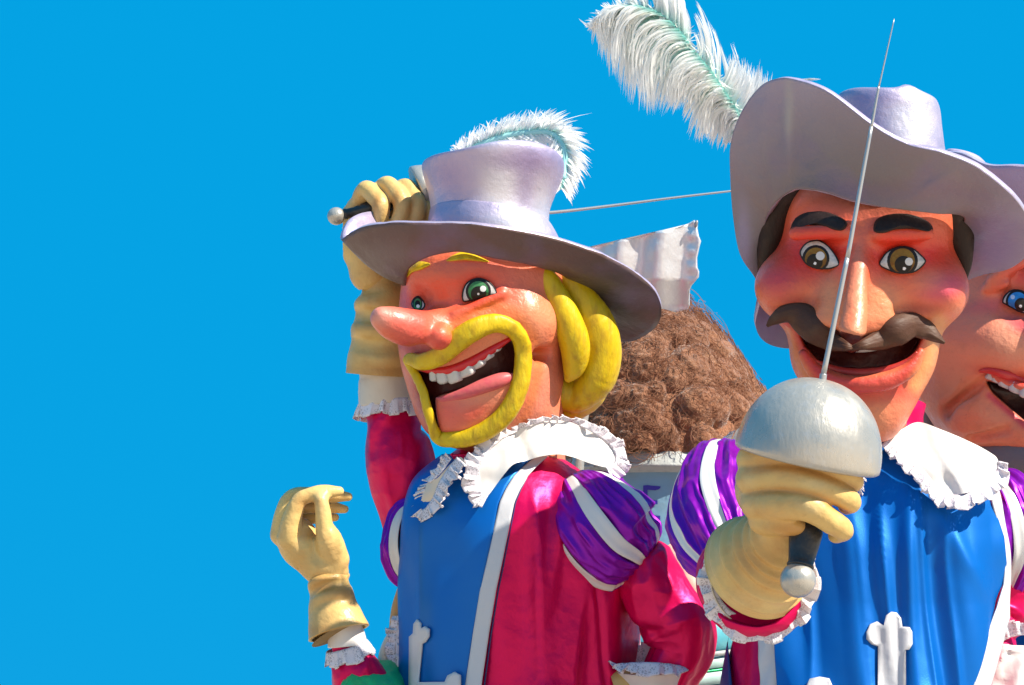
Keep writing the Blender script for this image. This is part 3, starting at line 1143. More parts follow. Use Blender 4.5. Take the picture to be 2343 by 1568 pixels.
def waveB(th, t, w_):
    k = max(0, (t - .45) / .55)
    y = 9 * np.cos(th * 2 - 2.0) + 16 * np.cos(th - .5) - 17 * np.exp(-((th - 2.05) / .38) ** 2) + 8 * np.exp(-((th - 2.9) / .35) ** 2)
    y[th > 3.5] *= .4
    return np.stack([0 * th, k * k * y, 0 * th], -1)


crown = [(1134, 545, 10, 151, 150, 8, .2), (1128, 526, 10, 146, 145, 8, .2), (1121, 500, 10, 137, 137, 7, .2), (1120, 470, 10, 138, 138, 5, .2), (1123, 436, 10, 148, 146, 3, .2), (1127, 402, 10, 160, 155, 2, .2),
         (1128, 383, 10, 163, 157, 1, .2), (1128, 374, 10, 157, 152, 0, .2), (1128, 376, 10, 140, 136, 0, .2), (1128, 398, 10, 70, 70, 0, .2)]
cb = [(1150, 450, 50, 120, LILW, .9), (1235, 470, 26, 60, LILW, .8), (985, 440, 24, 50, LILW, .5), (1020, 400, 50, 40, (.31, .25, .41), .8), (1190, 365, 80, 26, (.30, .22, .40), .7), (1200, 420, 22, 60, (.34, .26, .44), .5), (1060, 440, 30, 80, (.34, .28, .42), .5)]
crown = [(1138, 605, 10, 150, 140, 8, .2)] + crown
rings_loft('crown', FL, crown, M_hat_crown, BRIM_B, wave=waveB, colors=hatcol(cb))
band = [(1138, 590, 10, 158, 155, 8, .2), (1134, 552, 10, 156, 155, 8, .2), (1129, 528, 10, 151, 150, 8, .2), (1124, 508, 10, 143, 143, 7, .2), (1122, 501, 10, 140, 140, 7, .2), (1122, 499, 10, 137.5, 137.5, 7, .2)]
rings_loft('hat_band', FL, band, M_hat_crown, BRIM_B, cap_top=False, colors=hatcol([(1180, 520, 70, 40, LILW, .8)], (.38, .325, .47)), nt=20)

# plume behind the crown
sp = cr([(1040, 400, -150), (1060, 356, -150), (1100, 330, -148), (1160, 310, -145), (1220, 302, -140), (1262, 306, -130), (1288, 336, -110), (1292, 380, -90), (1285, 430, -60)], 240)
spl = FL.loc(sp[:, 0], sp[:, 1], sp[:, 2])
curves = []
rg = np.random.default_rng(5)
for i in range(1100):
    f = rg.random()
    k = int(f * 239)
    p0 = spl[k]
    tg = spl[min(k + 2, 239)] - spl[max(k - 2, 0)]
    tg /= np.linalg.norm(tg)
    nrm = np.array([-tg[1], tg[0], 0])
    side = 1 if rg.random() < .68 else -1
    Ln = (27 + 36 * math.sin(math.pi * min(1, f * 1.0)) + (6 if f > .55 else 0)) * (.6 + .6 * rg.random())
    if side < 0:
        Ln *= .9
    lean = .5 + .55 * rg.random()
    d = nrm * side + tg * lean + np.array([0, 0, rg.normal() * .4])
    d /= np.linalg.norm(d)
    t = np.linspace(0, 1, 6)[:, None]
    P_ = p0 + d * Ln * t + tg * Ln * .30 * t ** 2 * rg.normal() + np.array([0, -1, 0]) * Ln * .25 * t ** 2 * (1 if f > .6 else .4)
    P_ = P_ + rg.normal(size=3) * 1.2
    curves.append((P_, 1.0 if side > 0 and rg.random() < .75 else .5))
PL_B = tube('plume', FL, [(a[0], a[1], a[2], 7) for a in sp[::12]], mat('teal feather shaft', (.30, .62, .60), rough=.7), BRIM_B, nt=60, ns=10)
for i, c in enumerate(curves):
    pass
barbs('barbs', FL, curves, M_feather, BRIM_B, width=7.5, root=(.30, .80, .76), tip=(.97, .97, .95), k0=.35)

# ---- raised arm with the glove
sg = Sculpt(FL, 770, 1010, 385, 660, -280, -20, 3.0)
sg.ell((868, 500, -175), (56, 62, 52), 24)
sg.chain([(815, 480, -165, 20), (826, 452, -135, 21), (838, 434, -110, 21), (856, 448, -88, 21), (871, 468, -74, 21), (870, 492, -74, 20), (864, 520, -84, 19)], 7)
sg.chain([(860, 456, -165, 20), (872, 434, -130, 21), (887, 424, -104, 21), (906, 442, -84, 22), (920, 466, -70, 22), (919, 492, -70, 21), (908, 520, -80, 20)], 7)
sg.chain([(905, 456, -170, 20), (916, 434, -138, 20), (930, 428, -114, 20), (944, 448, -94, 20), (956, 468, -80, 20), (954, 494, -80, 19), (944, 520, -90, 19)], 7)
sg.chain([(944, 462, -175, 19), (956, 450, -140, 19), (972, 468, -112, 19), (982, 486, -98, 18), (976, 520, -104, 17)], 7)
sg.chain([(815, 478, -170, 22), (800, 510, -185, 30), (812, 560, -195, 36)], 16)
sg.chain([(868, 520, -190, 50), (850, 570, -200, 58), (852, 620, -205, 54)], 24)
sg.noise(1.0, 24, 6)
V, Q = sg.build(1)
gl = [(830, 470, 40, 20, TAN_L, .5), (858, 470, 8, 34, TAN_D, .55, 20), (899, 468, 7, 30, TAN_D, .6, 20), (940, 470, 7, 30, TAN_D, .6, 20), (820, 470, 14, 22, TAN_D, .3)]
mesh('glove', FL.world(V), Q, M_glove, BLOND, colors=paint(FL, V, TAN, gl, .12))


def wrinkle(a, n, seed, lo=0.0, hi=1.0):
    def f(th, t):
        e = np.exp(-((t - (lo + hi) / 2) / ((hi - lo) / 2 + 1e-6)) ** 4)
        ph = n * 2 * math.pi * t + 1.5 * np.sin(th + seed) + .9 * np.sin(2 * th + 2 * seed)
        s_ = np.sin(ph)
        return a * e * (np.sign(s_) * np.abs(s_) ** .7) * (.7 + .5 * np.sin(th * 2 + 5 * t + seed))
    return f


def gcol(seed, dark=()):
    def f(fr, V):
        c = paint(fr, V, TAN, list(dark), .14, seed)
        return c
    return f


G = [(848, 548, -200, 60), (850, 590, -205, 54), (866, 630, -205, 44), (876, 680, -205, 58), (878, 730, -205, 70), (876, 780, -205, 73), (870, 830, -205, 76), (868, 858, -205, 77)]
tube('gauntlet', FL, G, M_glove, BLOND, nt=110, ns=64, disp=wrinkle(9.0, 5.0, 1.0, .30, .84), caps=False, solid=.02, colors=gcol(4, [(870, 650, 60, 14, TAN_D, .4, 10), (865, 745, 70, 14, TAN_D, .35, -8), (860, 850, 90, 16, TAN_D, .4)]))
tube('gauntlet_lining', FL, [(868, 836, -205, 70), (868, 845, -205, 30), (868, 846, -205, 2)], M_glove_in, BLOND, nt=8, ns=48, caps=False)


def folds(a, seed, nth=3, nt_=2.0, crease=0.0, power=1.0):
    r_ = np.random.default_rng(seed)
    co = [(r_.integers(1, nth + 1), r_.uniform(min(.5, nt_), nt_) * 2 * math.pi * r_.choice([-1, 1]), r_.uniform(0, 6.28), r_.uniform(.5, 1)) for _ in range(6)]

    def f(th, t):
        s_ = 0
        for n_, m_, p_, w_ in co:
            q_ = np.sin(n_ * th + m_ * t + p_)
            s_ = s_ + w_ * (1 - np.abs(q_) * 2 if crease else q_)
        return a * s_ / 3
    return f


tube('cuff', FL, [(878, 838, -208, 60), (884, 862, -208, 64), (886, 895, -208, 66), (889, 920, -208, 67)], M_cream, BLOND, nt=24, ns=64, disp=folds(4, 3, 3, .6), caps=False, solid=.006)
n_ = 40
th = np.linspace(0, 2 * math.pi, n_, endpoint=False)
lace_ring = lambda cx, cy, z, rx, rd, tilt, e, sx, sy, grow: (
    [(cx + rx * math.cos(a), cy + rx * math.cos(a) * math.tan(R(tilt)) - e * rd * math.sin(a), z + rd * math.sin(a)) for a in th],
    [(cx + sx + (rx + grow) * math.cos(a), cy + sy + (rx + grow) * math.cos(a) * math.tan(R(tilt)) - e * rd * math.sin(a), z + (rd + grow) * math.sin(a)) for a in th])
i_, o_ = lace_ring(889, 918, -208, 66, 66, -2, .12, 0, 36, 8)
ruffle('lace', FL, i_, o_, M_lace, BLOND, waves=15, amp=8, closed=True, seed=3, n=260)
S = [(889, 915, -210, 56), (896, 960, -210, 60), (906, 1010, -208, 72), (918, 1060, -205, 79), (925, 1110, -200, 77), (935, 1165, -190, 68), (945, 1230, -175, 58), (960, 1290, -150, 52)]


def crumple(a, seed, nt_=5.0, nth=2.2):
    """Sharp creases of satin: ridged noise round the tube."""
    def f(th, t):
        p = np.stack([np.cos(th) * nth * .6 + t * 1.3, np.sin(th) * nth * .6, t * nt_ * .8 + .35 * np.sin(th + seed)], -1)
        n = noise3(p + seed * 3.1, seed)
        m_ = noise3(p * 2.1 + 7, seed + 5)
        return a * ((1 - np.abs(n) * 2.4) * .6 + (1 - np.abs(m_) * 2) * .25 - .2)
    return f


def sleeve_f(th, t):
    return folds(3.5, 8, 3, 1.4)(th, t) + 7 * np.exp(-((t - .18) / .05) ** 2) * np.sin(3 * th + 1) * .5 - 9 * np.exp(-((t - .24 - .05 * np.sin(th)) / .03) ** 2) * np.clip(np.sin(th + 2.2), 0, 1) \
        + 5 * np.exp(-((np.sin((th - 1.9) / 2) / .18) ** 2)) * np.exp(-((t - .35) / .2) ** 2)


tube('sleeve', FL, S, M_red, BLOND, nt=160, ns=110, disp=lambda th, t: sleeve_f(th, t) + crumple(5, 3, 5)(th, t))
# ================================================================== clothes builders
class Torso:
    """Stacked ovals: levels (py, centre px, half width, half depth, z of the centre)."""
    def __init__(self, fr, levels, p=2.2):
        self.fr, self.L, self.p = fr, np.asarray(levels, float), p
        self.Y = np.arange(self.L[0, 0], self.L[-1, 0] + 1, 4.0)
        k = np.exp(-np.linspace(-2, 2, 25) ** 2)
        k /= k.sum()
        self.C = [np.convolve(np.pad(c, 12, mode='reflect', reflect_type='odd'), k, mode='valid') for c in interp(self.L, self.Y)]

    def at(self, y):
        return [np.interp(y, self.Y, c) for c in self.C]

    def pt(self, y, phi, off=0.0):
        cx, w_, d_, z0 = self.at(y)
        e = 2 / self.p
        f = lambda x: np.sign(x) * np.abs(x) ** e
        return cx + (w_ + off) * f(np.cos(phi)), y, z0 + (d_ + off) * f(np.sin(phi))

    def phi(self, y, x):
        cx, w_, d_, z0 = self.at(y)
        c = np.clip((np.asarray(x) - cx) / w_, -1, 1)
        c = np.sign(c) * np.abs(c) ** (self.p / 2)
        return np.arccos(c)

    def z(self, x, y, off=0.0):
        cx, w_, d_, z0 = self.at(y)
        q = np.clip(1 - np.abs((np.asarray(x) - cx) / (w_ + off)) ** self.p, 0, 1)
        return z0 + (d_ + off) * q ** (1 / self.p)

    def build(self, name, m, parent, ys, disp=None, ns=120, **kw):
        phi = np.linspace(0, 2 * math.pi, ns, endpoint=False)
        Y, Ph = np.meshgrid(ys, phi, indexing='ij')
        off = disp(Ph, Y) if disp else 0
        px, py, z = self.pt(Y, Ph, off)
        V = self.fr.loc(px, py, z).reshape(-1, 3)
        return mesh(name, self.fr.world(V), grid_faces(len(ys), ns, closed_m=True), m, parent, **kw)

    def strip(self, name, m, parent, ys, fa, fb, off=6.0, n=40, disp=None, solid=.006, **kw):
        """Cloth between two angles fa(y) -> fb(y)."""
        t = np.linspace(0, 1, n)
        Y, Tt = np.meshgrid(ys, t, indexing='ij')
        a, b = fa(Y), fb(Y)
        ph = a + (b - a) * Tt
        o = off + (disp(ph, Y, Tt) if disp else 0)
        px, py, z = self.pt(Y, ph, o)
        V = self.fr.loc(px, py, z).reshape(-1, 3)
        return mesh(name, self.fr.world(V), grid_faces(len(ys), n), m, parent, solid=solid, offset=0, **kw)


def puff(fr, pts, parent, npan=7, band=.30, th_off=0.0, gather=1.0, ns=26, nt=60, seed=0, bulge=9.0, dz=None, A0=None, fold=5.0, gend='end'):
    """A gathered puff sleeve of purple panels and white bands, each its own piece of cloth."""
    for i in range(npan):
        st = 2 * math.pi / npan
        a = th_off + i * st
        for kind, t0, t1, m in (('puff_panel', a, a + st * (1 - band), M_purple), ('puff_band', a + st * (1 - band), a + st, M_white)):
            w_ = t1 - t0

            def disp(th, t, t0=t0, w_=w_, kind=kind, i=i):
                u = np.clip((th - t0) / w_, 0, 1)
                g_ = t if gend == 'end' else 1 - t
                arch = np.sin(np.pi * np.clip(t, 0, 1))
                if kind == 'puff_panel':
                    s_ = bulge * (np.clip(np.sin(np.pi * u), 0, 1) ** .6 - .45) * arch
                    s_ = s_ + fold * gather * np.clip((g_ - .35) / .65, 0, 1) ** 1.3 * np.sin(2 * np.pi * u * 3 + 2 * np.sin(3 * t + i * 1.3 + seed)) * (1 - .4 * g_)
                    s_ = s_ + 3.0 * np.clip((.4 - g_) / .4, 0, 1) * np.sin(2 * np.pi * u * 2.5 + i)
                    p3 = np.stack([u * 3.4 + i * 3.1 + .5 * t, t * 2.6, 0 * t + seed], -1)
                    n1, n2 = noise3(p3, 3 + i), noise3(p3 * np.array([1.7, 2.6, 1]) + 9, 13 + i)
                    s_ = s_ + 9.0 * ((1 - 2.4 * np.abs(n1)) * .7 + (1 - 2.2 * np.abs(n2)) * .4 - .3) * np.clip(arch * 1.6, 0, 1)
                    return s_
                return 2.0 * (np.sin(np.pi * u) - .2) * arch - bulge * .15 + 3.0 * np.sin(2 * np.pi * u + 3 * t) * g_ * gather
            V, Fc, _ = tube_pts(fr, pts, nt, ns, disp, th0=t0 - .01, th1=t1 + .01, dz=dz, A0=A0)
            mesh(kind, fr.world(V), Fc[:, ::-1], m, parent, solid=.005, offset=-1)


def cross_patch(fr, outline, zf, parent, step=10, name='cross'):
    v, tri = poly_patch(outline, step)
    z = zf(v[:, 0], v[:, 1])
    return mesh(name, fr.world(fr.loc(v[:, 0], v[:, 1], z)), tri, M_trim, parent, solid=.010, offset=0)


# ---- blond: body and clothes
TB = Torso(FL, [(990, 1150, 60, 60, -60), (1022, 1146, 90, 80, -50), (1050, 1152, 140, 110, -45), (1090, 1155, 195, 145, -40), (1140, 1168, 224, 168, -35), (1200, 1178, 240, 180, -30), (1320, 1190, 256, 190, -25),
                (1568, 1196, 270, 200, -10), (1800, 1200, 280, 205, 50), (2250, 1205, 300, 215, 170)])
ys = np.concatenate([np.linspace(1000, 1600, 110), np.linspace(1620, 2240, 14)])


def tunic_f(ph, y):
    px = TB.pt(y, ph)[0]
    d = 12 * np.exp(-((px - (1290 - (y - 1100) * .10)) / 16) ** 2) * np.clip((y - 1090) / 60, 0, 1) * np.clip((1420 - y) / 200, 0, 1)
    d = d + 9 * np.sin((px - 1150) / 22 + y / 160.0 + .9 * np.sin(y / 90)) * np.clip((y - 1150) / 200, 0, 1)
    d = d + 5 * np.sin((px * .5 + y) / 26) * np.clip((px - 1300) / 100, 0, 1) * np.clip((1350 - y) / 150, 0, 1)
    p3 = np.stack([px / 75, y / 330, np.sin(ph) * 2], -1)
    d = d + 14 * (1 - 2.2 * np.abs(noise3(p3, 41))) * np.clip((y - 1080) / 100, 0, 1)
    d = d - 7 * np.exp(-((px - (1345 + (y - 1200) * .10)) / 5) ** 2) * np.clip((y - 1180) / 30, 0, 1)
    return d


TB.build('tunic', M_red, BLOND, ys, tunic_f, ns=260)
xt = lambda y: np.interp(y, [1030, 1045, 1065, 1090, 1120, 1150, 1250, 1350, 1450, 1568, 1800, 2240], [1226, 1216, 1196, 1174, 1158, 1146, 1126, 1106, 1090, 1075, 1060, 1050])
fa = lambda y: np.full(np.shape(y), math.pi + .75)
fb = lambda y: TB.phi(y, xt(y))


def tab_f(ph, y, t):
    return 3.0 * np.sin(ph * 9 + y / 120) * np.clip((y - 1120) / 200, 0, 1) + 2.5 * np.sin(ph * 4 - y / 70 + 1) + 4 * np.exp(-((t - .62 - (y - 1100) / 4000) / .035) ** 2) * np.clip((y - 1150) / 80, 0, 1)


ys2 = np.concatenate([np.linspace(1040, 1600, 80), np.linspace(1620, 2200, 10)])
TAB_B = TB.strip('tabard', M_blue, BLOND, ys2, fa, fb, off=18, n=70, disp=tab_f)
tw = lambda y: np.interp(y, [1030, 1100, 1300, 2240], [20, 29, 33, 34])
TB.strip('tabard_trim', M_trim, TAB_B, ys2, lambda y: TB.phi(y, xt(y) - 1), lambda y: TB.phi(y, xt(y) + tw(y)), off=20, n=8, disp=lambda ph, y, t: 1.5 * np.sin(y / 40))
TB.strip('tabard_lining', M_navy, TAB_B, ys2, lambda y: TB.phi(y, xt(y) + tw(y) + 1), lambda y: TB.phi(y, xt(y) + tw(y) + 4), off=9, n=3)
XB = [(937, 1493), (937, 1457), (946, 1449), (947, 1428), (955, 1417), (963, 1426), (964, 1438), (973, 1433), (982, 1440), (981, 1457), (973, 1469), (966, 1473), (957, 1568), (957, 1562),
      (1022, 1560), (1030, 1541), (1042, 1537), (1054, 1545), (1054, 1566), (1047, 1580), (1054, 1600), (1040, 1612), (1026, 1600), (956, 1592), (954, 1650), (937, 1650), (936, 1568)]
XB = [p for i, p in enumerate(XB) if i != 11 or True]
XB1 = [(937, 1650), (936, 1568), (937, 1493), (937, 1457), (946, 1449), (947, 1428), (955, 1417), (963, 1426), (964, 1438), (973, 1433), (982, 1440), (981, 1457), (973, 1469), (966, 1473), (958, 1561),
       (1018, 1560), (1024, 1545), (1040, 1537), (1054, 1545), (1054, 1566), (1048, 1580), (1054, 1600), (1040, 1612), (1026, 1600), (956, 1592), (954, 1650)]
cross_patch(FL, XB1, lambda x, y: TB.z(x, y, 18) + 16 + 3.0 * np.sin(TB.phi(y, x) * 9 + y / 120) + 2.5 * np.sin(TB.phi(y, x) * 4 - y / 70 + 1), TAB_B)
# red neckband under the chin
i_ = [(1040, 1048, 60), (1085, 1050, 100), (1130, 1046, 110), (1180, 1030, 90)]
o_ = [(1030, 1038, 60), (1080, 1036, 108), (1130, 1032, 116), (1180, 1016, 96)]
ruffle('neckband', FL, i_, o_, M_red, BLOND, waves=3, amp=3, seed=2, solid=.01)
# lace collar: two satin falls and their lace
cz = zplane([(1100, 1150, 140), (1114, 1131, 142), (1174, 1059, 130), (1130, 1040, 120), (1180, 985, 90), (1250, 962, 70), (1239, 1043, 112), (1300, 970, 50), (1279, 1039, 92), (1351, 1059, 80), (1391, 1067, 60), (1400, 1010, 20), (1345, 985, 40)])
czw = lambda x, y: cz(x, y) + 9 * np.sin(x / 34 + y / 60) + 12 * np.exp(-((x - 1296 + (y - 1000) * .3) / 20) ** 2) - 10 * np.exp(-((x - 1180 - (y - 1000) * .5) / 18) ** 2) + 6 * np.sin((x + y) / 17.0)
CB1 = [(1098, 1060), (1118, 1030), (1150, 1002), (1185, 984), (1215, 970), (1250, 962), (1290, 962), (1330, 976), (1366, 996), (1396, 1020), (1408, 1044), (1402, 1064), (1391, 1070), (1351, 1061), (1310, 1046), (1279, 1040), (1239, 1044), (1205, 1054), (1174, 1063), (1148, 1092), (1116, 1134), (1106, 1128), (1099, 1096)]
CO1 = cloth('collar', FL, CB1, czw, M_white, BLOND, step=8, solid=0, smooth_n=110)
lc = lambda P, dz: [(x, y, float(czw(np.array(x), np.array(y))) + dz) for x, y in P]
ruffle('lace', FL, lc([(1185, 986), (1150, 1004), (1118, 1032), (1099, 1062), (1099, 1096), (1107, 1130), (1117, 1133)], 3),
       lc([(1172, 962), (1132, 986), (1096, 1014), (1068, 1046), (1058, 1092), (1072, 1138), (1098, 1164)], 12), M_lace, CO1, waves=10, amp=9, seed=4)
ruffle('lace', FL, lc([(1180, 986), (1215, 972), (1250, 963), (1290, 963), (1330, 977), (1366, 997), (1396, 1021), (1408, 1044), (1401, 1066), (1385, 1070)], 3),
       lc([(1168, 976), (1212, 962), (1252, 954), (1300, 954), (1344, 964), (1382, 980), (1420, 1008), (1437, 1048), (1430, 1090), (1402, 1098)], 10), M_lace, CO1, waves=15, amp=8, seed=7)
CB2 = [(1052, 1046), (1062, 1062), (1040, 1080), (1012, 1098), (1000, 1130), (984, 1156), (968, 1166), (962, 1150), (972, 1122), (978, 1104), (1000, 1094), (1026, 1066)]
cz2 = zplane([(1052, 1050, 110), (1010, 1100, 90), (970, 1160, 50), (975, 1110, 50), (1000, 1130, 85)])
cz2w = lambda x, y: cz2(x, y) + 34 + 5 * np.sin(x / 9.0 + y / 20)
CO2 = cloth('collar', FL, CB2, cz2w, M_cream, BLOND, step=7, solid=0, smooth_n=60)
lc2 = lambda P, dz: [(x, y, float(cz2w(np.array(x), np.array(y))) + dz) for x, y in P]
ruffle('lace', FL, lc2([(1046, 1046), (1024, 1074), (1004, 1106), (990, 1140), (972, 1164), (962, 1164)], 6), lc2([(1068, 1064), (1044, 1094), (1024, 1124), (1008, 1156), (976, 1190), (938, 1184)], 14), M_lace, CO2, waves=9, amp=7, seed=9)
ruffle('lace', FL, lc2([(1032, 1050), (1010, 1080), (984, 1104)], 4), lc2([(1016, 1040), (1000, 1066), (966, 1100)], 2), M_lace, CO2, waves=4, amp=5, seed=12)
ruffle('lace', FL, lc2([(982, 1104), (974, 1122), (964, 1150)], -2), lc2([(958, 1110), (952, 1134), (944, 1166)], -6), M_lace, CO2, waves=4, amp=5, seed=14)
# puff of the raised arm, half hidden by the tabard
puff(FL, [(975, 1160, -70, 30), (950, 1185, -80, 52), (940, 1235, -70, 62), (948, 1290, -60, 62), (972, 1335, -50, 40)], BLOND, npan=5, band=.34, th_off=2.5, seed=4, bulge=7, fold=3)
# puff and sleeve of the arm on the hip
puff(FL, [(1312, 1110, 20, 46), (1334, 1144, 50, 92), (1370, 1200, 74, 122), (1412, 1250, 84, 118), (1452, 1276, 90, 94), (1468, 1288, 92, 64)], BLOND, npan=6, band=.27, th_off=.62, seed=1, bulge=9, dz=[.9, .95, .95], fold=8, nt=90, ns=40)


def sleeve_g(th, t):
    return folds(3.5, 21, 3, 1.2)(th, t) - 10 * np.exp(-((t - .44 - .05 * np.sin(th)) / .03) ** 2) * np.clip(np.cos(th - 3.0), 0, 1) + 4 * np.sin(5 * th + 3 * t) * np.clip((t - .5) * 3, 0, 1)


S = [(1462, 1270, 88, 50), (1474, 1288, 92, 66), (1492, 1335, 98, 76), (1520, 1390, 104, 80), (1551, 1440, 108, 82), (1556, 1490, 112, 72), (1538, 1530, 116, 62), (1518, 1580, 118, 54)]
tube('sleeve', FL, S, M_red, BLOND, nt=180, ns=120, disp=lambda th, t: sleeve_g(th, t) + crumple(7, 11, 6)(th, t))
tube('cuff', FL, [(1498, 1620, 120, 58), (1496, 1570, 120, 72), (1494, 1530, 120, 84)], M_white, BLOND, nt=30, ns=70, caps=False, disp=folds(4, 5, 4, .5), solid=.006)
th = np.linspace(0, 2 * math.pi, 40, endpoint=False)
i_ = [(1494 + 84 * math.cos(a), 1530 + 4 * math.cos(a) - 14 * math.sin(a), 120 + 84 * math.sin(a)) for a in th]
o_ = [(1492 + 104 * math.cos(a), 1512 + 4 * math.cos(a) + 34 * math.sin(a), 120 + 104 * math.sin(a)) for a in th]
ruffle('lace', FL, i_, o_, M_lace, BLOND, waves=18, amp=8, closed=True, seed=5, n=280)
tube('glove', FL, [(1500, 1650, 120, 50), (1480, 1600, 120, 48), (1440, 1572, 126, 44), (1405, 1580, 128, 40)], M_glove, BLOND, colors=lambda fr, V: paint(fr, V, TAN, [], .1), nt=24, ns=30)
# skirt end of the tabard seen past the hip
TB.strip('tabard_back', M_blue, BLOND, np.linspace(1380, 2200, 50), lambda y: np.full(np.shape(y), -.42), lambda y: np.full(np.shape(y), -1.6), off=16, n=30)
TB.strip('tabard_trim', M_trim, TAB_B, np.linspace(1380, 2200, 50), lambda y: np.full(np.shape(y), -.30), lambda y: np.full(np.shape(y), -.42), off=17, n=6)

# ---- rapier of the blond figure
RAP1 = thing('rapier', 'silver rapier with round pommel held level behind the tall lilac hat', 'sword', FL.world(FL.loc(880, 480, -130)), 'rapiers held by the figures')
Lx = np.linalg.norm(FL.loc(980, 447, -150) - FL.loc(769, 495, -110))
a_, b_ = (769, 495, -110), (980, 447, -150)
pr = [(math.sin(R(x)) * 21 / Lx, max(21 * math.cos(R(x)), .3)) for x in np.linspace(-90, 66, 16)]
lathe('pommel', FL, a_, b_, pr, M_silver, RAP1)
lathe('grip', FL, a_, b_, [(16 / Lx, 12), (24 / Lx, 13), (27 / Lx, 11.5), (48 / Lx, 12), (50 / Lx, 13.5), (60 / Lx, 13), (64 / Lx, 16), (90 / Lx, 17), (1.0, 15)], M_black, RAP1)
gp = [(.80, 52), (.83, 60), (.90, 64), (.97, 62), (1.05, 54), (1.12, 38), (1.16, 16), (1.17, .5)]
lathe('guard', FL, (850, 478, -125), (985, 430, -150), [(.78, 60), (.80, 63), (.88, 62), (.98, 58), (1.08, 48), (1.16, 30), (1.20, 12), (1.205, .5)], M_silver, RAP1, solid=.012)
bl = [(975, 452, -150, 4.5), (1080, 478, -170, 4.2), (1180, 488, -190, 4), (1262, 486.5, -205, 3.6), (1400, 471, -230, 3.2), (1540, 453, -250, 2.6), (1668, 438, -270, 2.2), (1760, 427, -285, 1.6)]
tube('blade', FL, bl, M_blade, RAP1, nt=60, ns=10)
# ================================================================== figure behind: arm with an open glove
FW = Frame(745, 1300, 8.8)
ARM4 = thing('carnival_figure', 'hidden giant figure whose open tan glove with lace cuff rises behind the blue tabard', 'carnival figure', base_loc(880, 10.2), 'giant musketeer figures on the float')
sg = Sculpt(FW, 610, 830, 1090, 1350, -120, 120, 2.4)
sg.ell((682, 1235, -6), (46, 58, 44), 20, rot=-28)
sg.cap((690, 1255, -4, 42), (748, 1312, 0, 42), 24)
sg.chain([(662, 1232, 22, 28), (668, 1190, 34, 23), (683, 1148, 42, 18), (705, 1134, 46, 17), (738, 1127, 46, 18), (776, 1124, 44, 11)], 8)
sg.chain([(646, 1222, -6, 28), (654, 1170, 4, 24), (672, 1136, 8, 19), (720, 1132, 8, 17), (760, 1134, 8, 16), (797, 1137, 8, 10)], 6)
sg.chain([(645, 1225, -36, 26), (660, 1170, -32, 20), (700, 1160, -30, 16), (750, 1160, -28, 15), (789, 1165, -26, 9)], 6)
sg.chain([(655, 1235, -62, 22), (672, 1192, -60, 17), (715, 1186, -56, 14), (767, 1184, -52, 9)], 6)
sg.chain([(765, 1280, 22, 34), (754, 1240, 44, 31), (742, 1205, 54, 21), (738, 1165, 60, 18), (735, 1148, 62, 16), (735, 1145, 62, 16)], 14)
sg.ell((745, 1300, 4), (52, 26, 42), 16, rot=14)
sg.noise(.8, 20, 3)
V, Q = sg.build(1)
bl4 = [(695, 1200, 10, 50, TAN_L, .5, 15), (735, 1150, 14, 30, TAN_L, .5), (700, 1225, 18, 12, TAN_D, .5), (690, 1290, 20, 40, TAN_D, .3, -20), (712, 1150, 30, 10, TAN_D, .35)]
mesh('glove', FW.world(V), Q, M_glove, ARM4, colors=paint(FW, V, (.64, .43, .155), bl4, .12))
G = [(747, 1296, 0, 46), (750, 1308, 2, 44), (752, 1330, 4, 46), (757, 1360, 8, 50), (763, 1395, 14, 58), (770, 1428, 20, 66), (775, 1448, 24, 71)]
tube('gauntlet', FW, G, M_glove, ARM4, nt=90, ns=64, caps=False, solid=.016, disp=wrinkle(6.0, 4.2, 2.0, .0, .66),
     colors=gcol(7, [(755, 1350, 60, 12, TAN_D, .45, 8), (750, 1320, 40, 10, TAN_D, .4, -10), (770, 1445, 90, 14, TAN_D, .5)]))
tube('gauntlet_lining', FW, [(775, 1447, 24, 68), (776, 1449, 24.5, 20), (776, 1449, 24.5, 1)], M_glove_in, ARM4, nt=6, ns=48, caps=False)
tube('cuff', FW, [(786, 1424, 0, 38), (790, 1445, 0, 43), (793, 1478, 0, 46)], M_white, ARM4, nt=24, ns=64, caps=False, solid=.006, disp=folds(5, 13, 5, .4))
th = np.linspace(0, 2 * math.pi, 36, endpoint=False)
i_ = [(793 + 46 * math.cos(a), 1478 - 14 * math.cos(a) + 6 * math.sin(a), 46 * math.sin(a)) for a in th]
o_ = [(800 + 55 * math.cos(a), 1506 - 15 * math.cos(a) + 14 * math.sin(a), 55 * math.sin(a)) for a in th]
ruffle('lace', FW, i_, o_, M_lace, ARM4, waves=13, amp=6, closed=True, seed=6, n=220)
tube('sleeve', FW, [(795, 1470, 0, 38), (803, 1500, -2, 46), (822, 1560, -10, 62), (850, 1640, -60, 75), (930, 1800, -200, 90)], M_red, ARM4, nt=90, ns=80, disp=lambda th, t: crumple(6, 9, 6)(th, t))
puff_pts = [(790, 1590, 60, 18), (830, 1560, 66, 50), (872, 1570, 60, 68), (910, 1610, 50, 60), (940, 1680, 40, 40)]
tube('green_drape', FW, [(762, 1650, 84, 24), (800, 1624, 74, 44), (834, 1600, 24, 66), (868, 1594, -120, 86), (940, 1640, -260, 90)], M_green, ARM4, nt=70, ns=70, disp=lambda th, t: crumple(11, 17, 8, 4)(th, t))
tube('body', FW, [(1130, 1500, -420, 120), (1130, 1700, -420, 170), (1130, 1950, -380, 180), (1130, 2300, -300, 190)], M_red, ARM4, nt=40, ns=50)
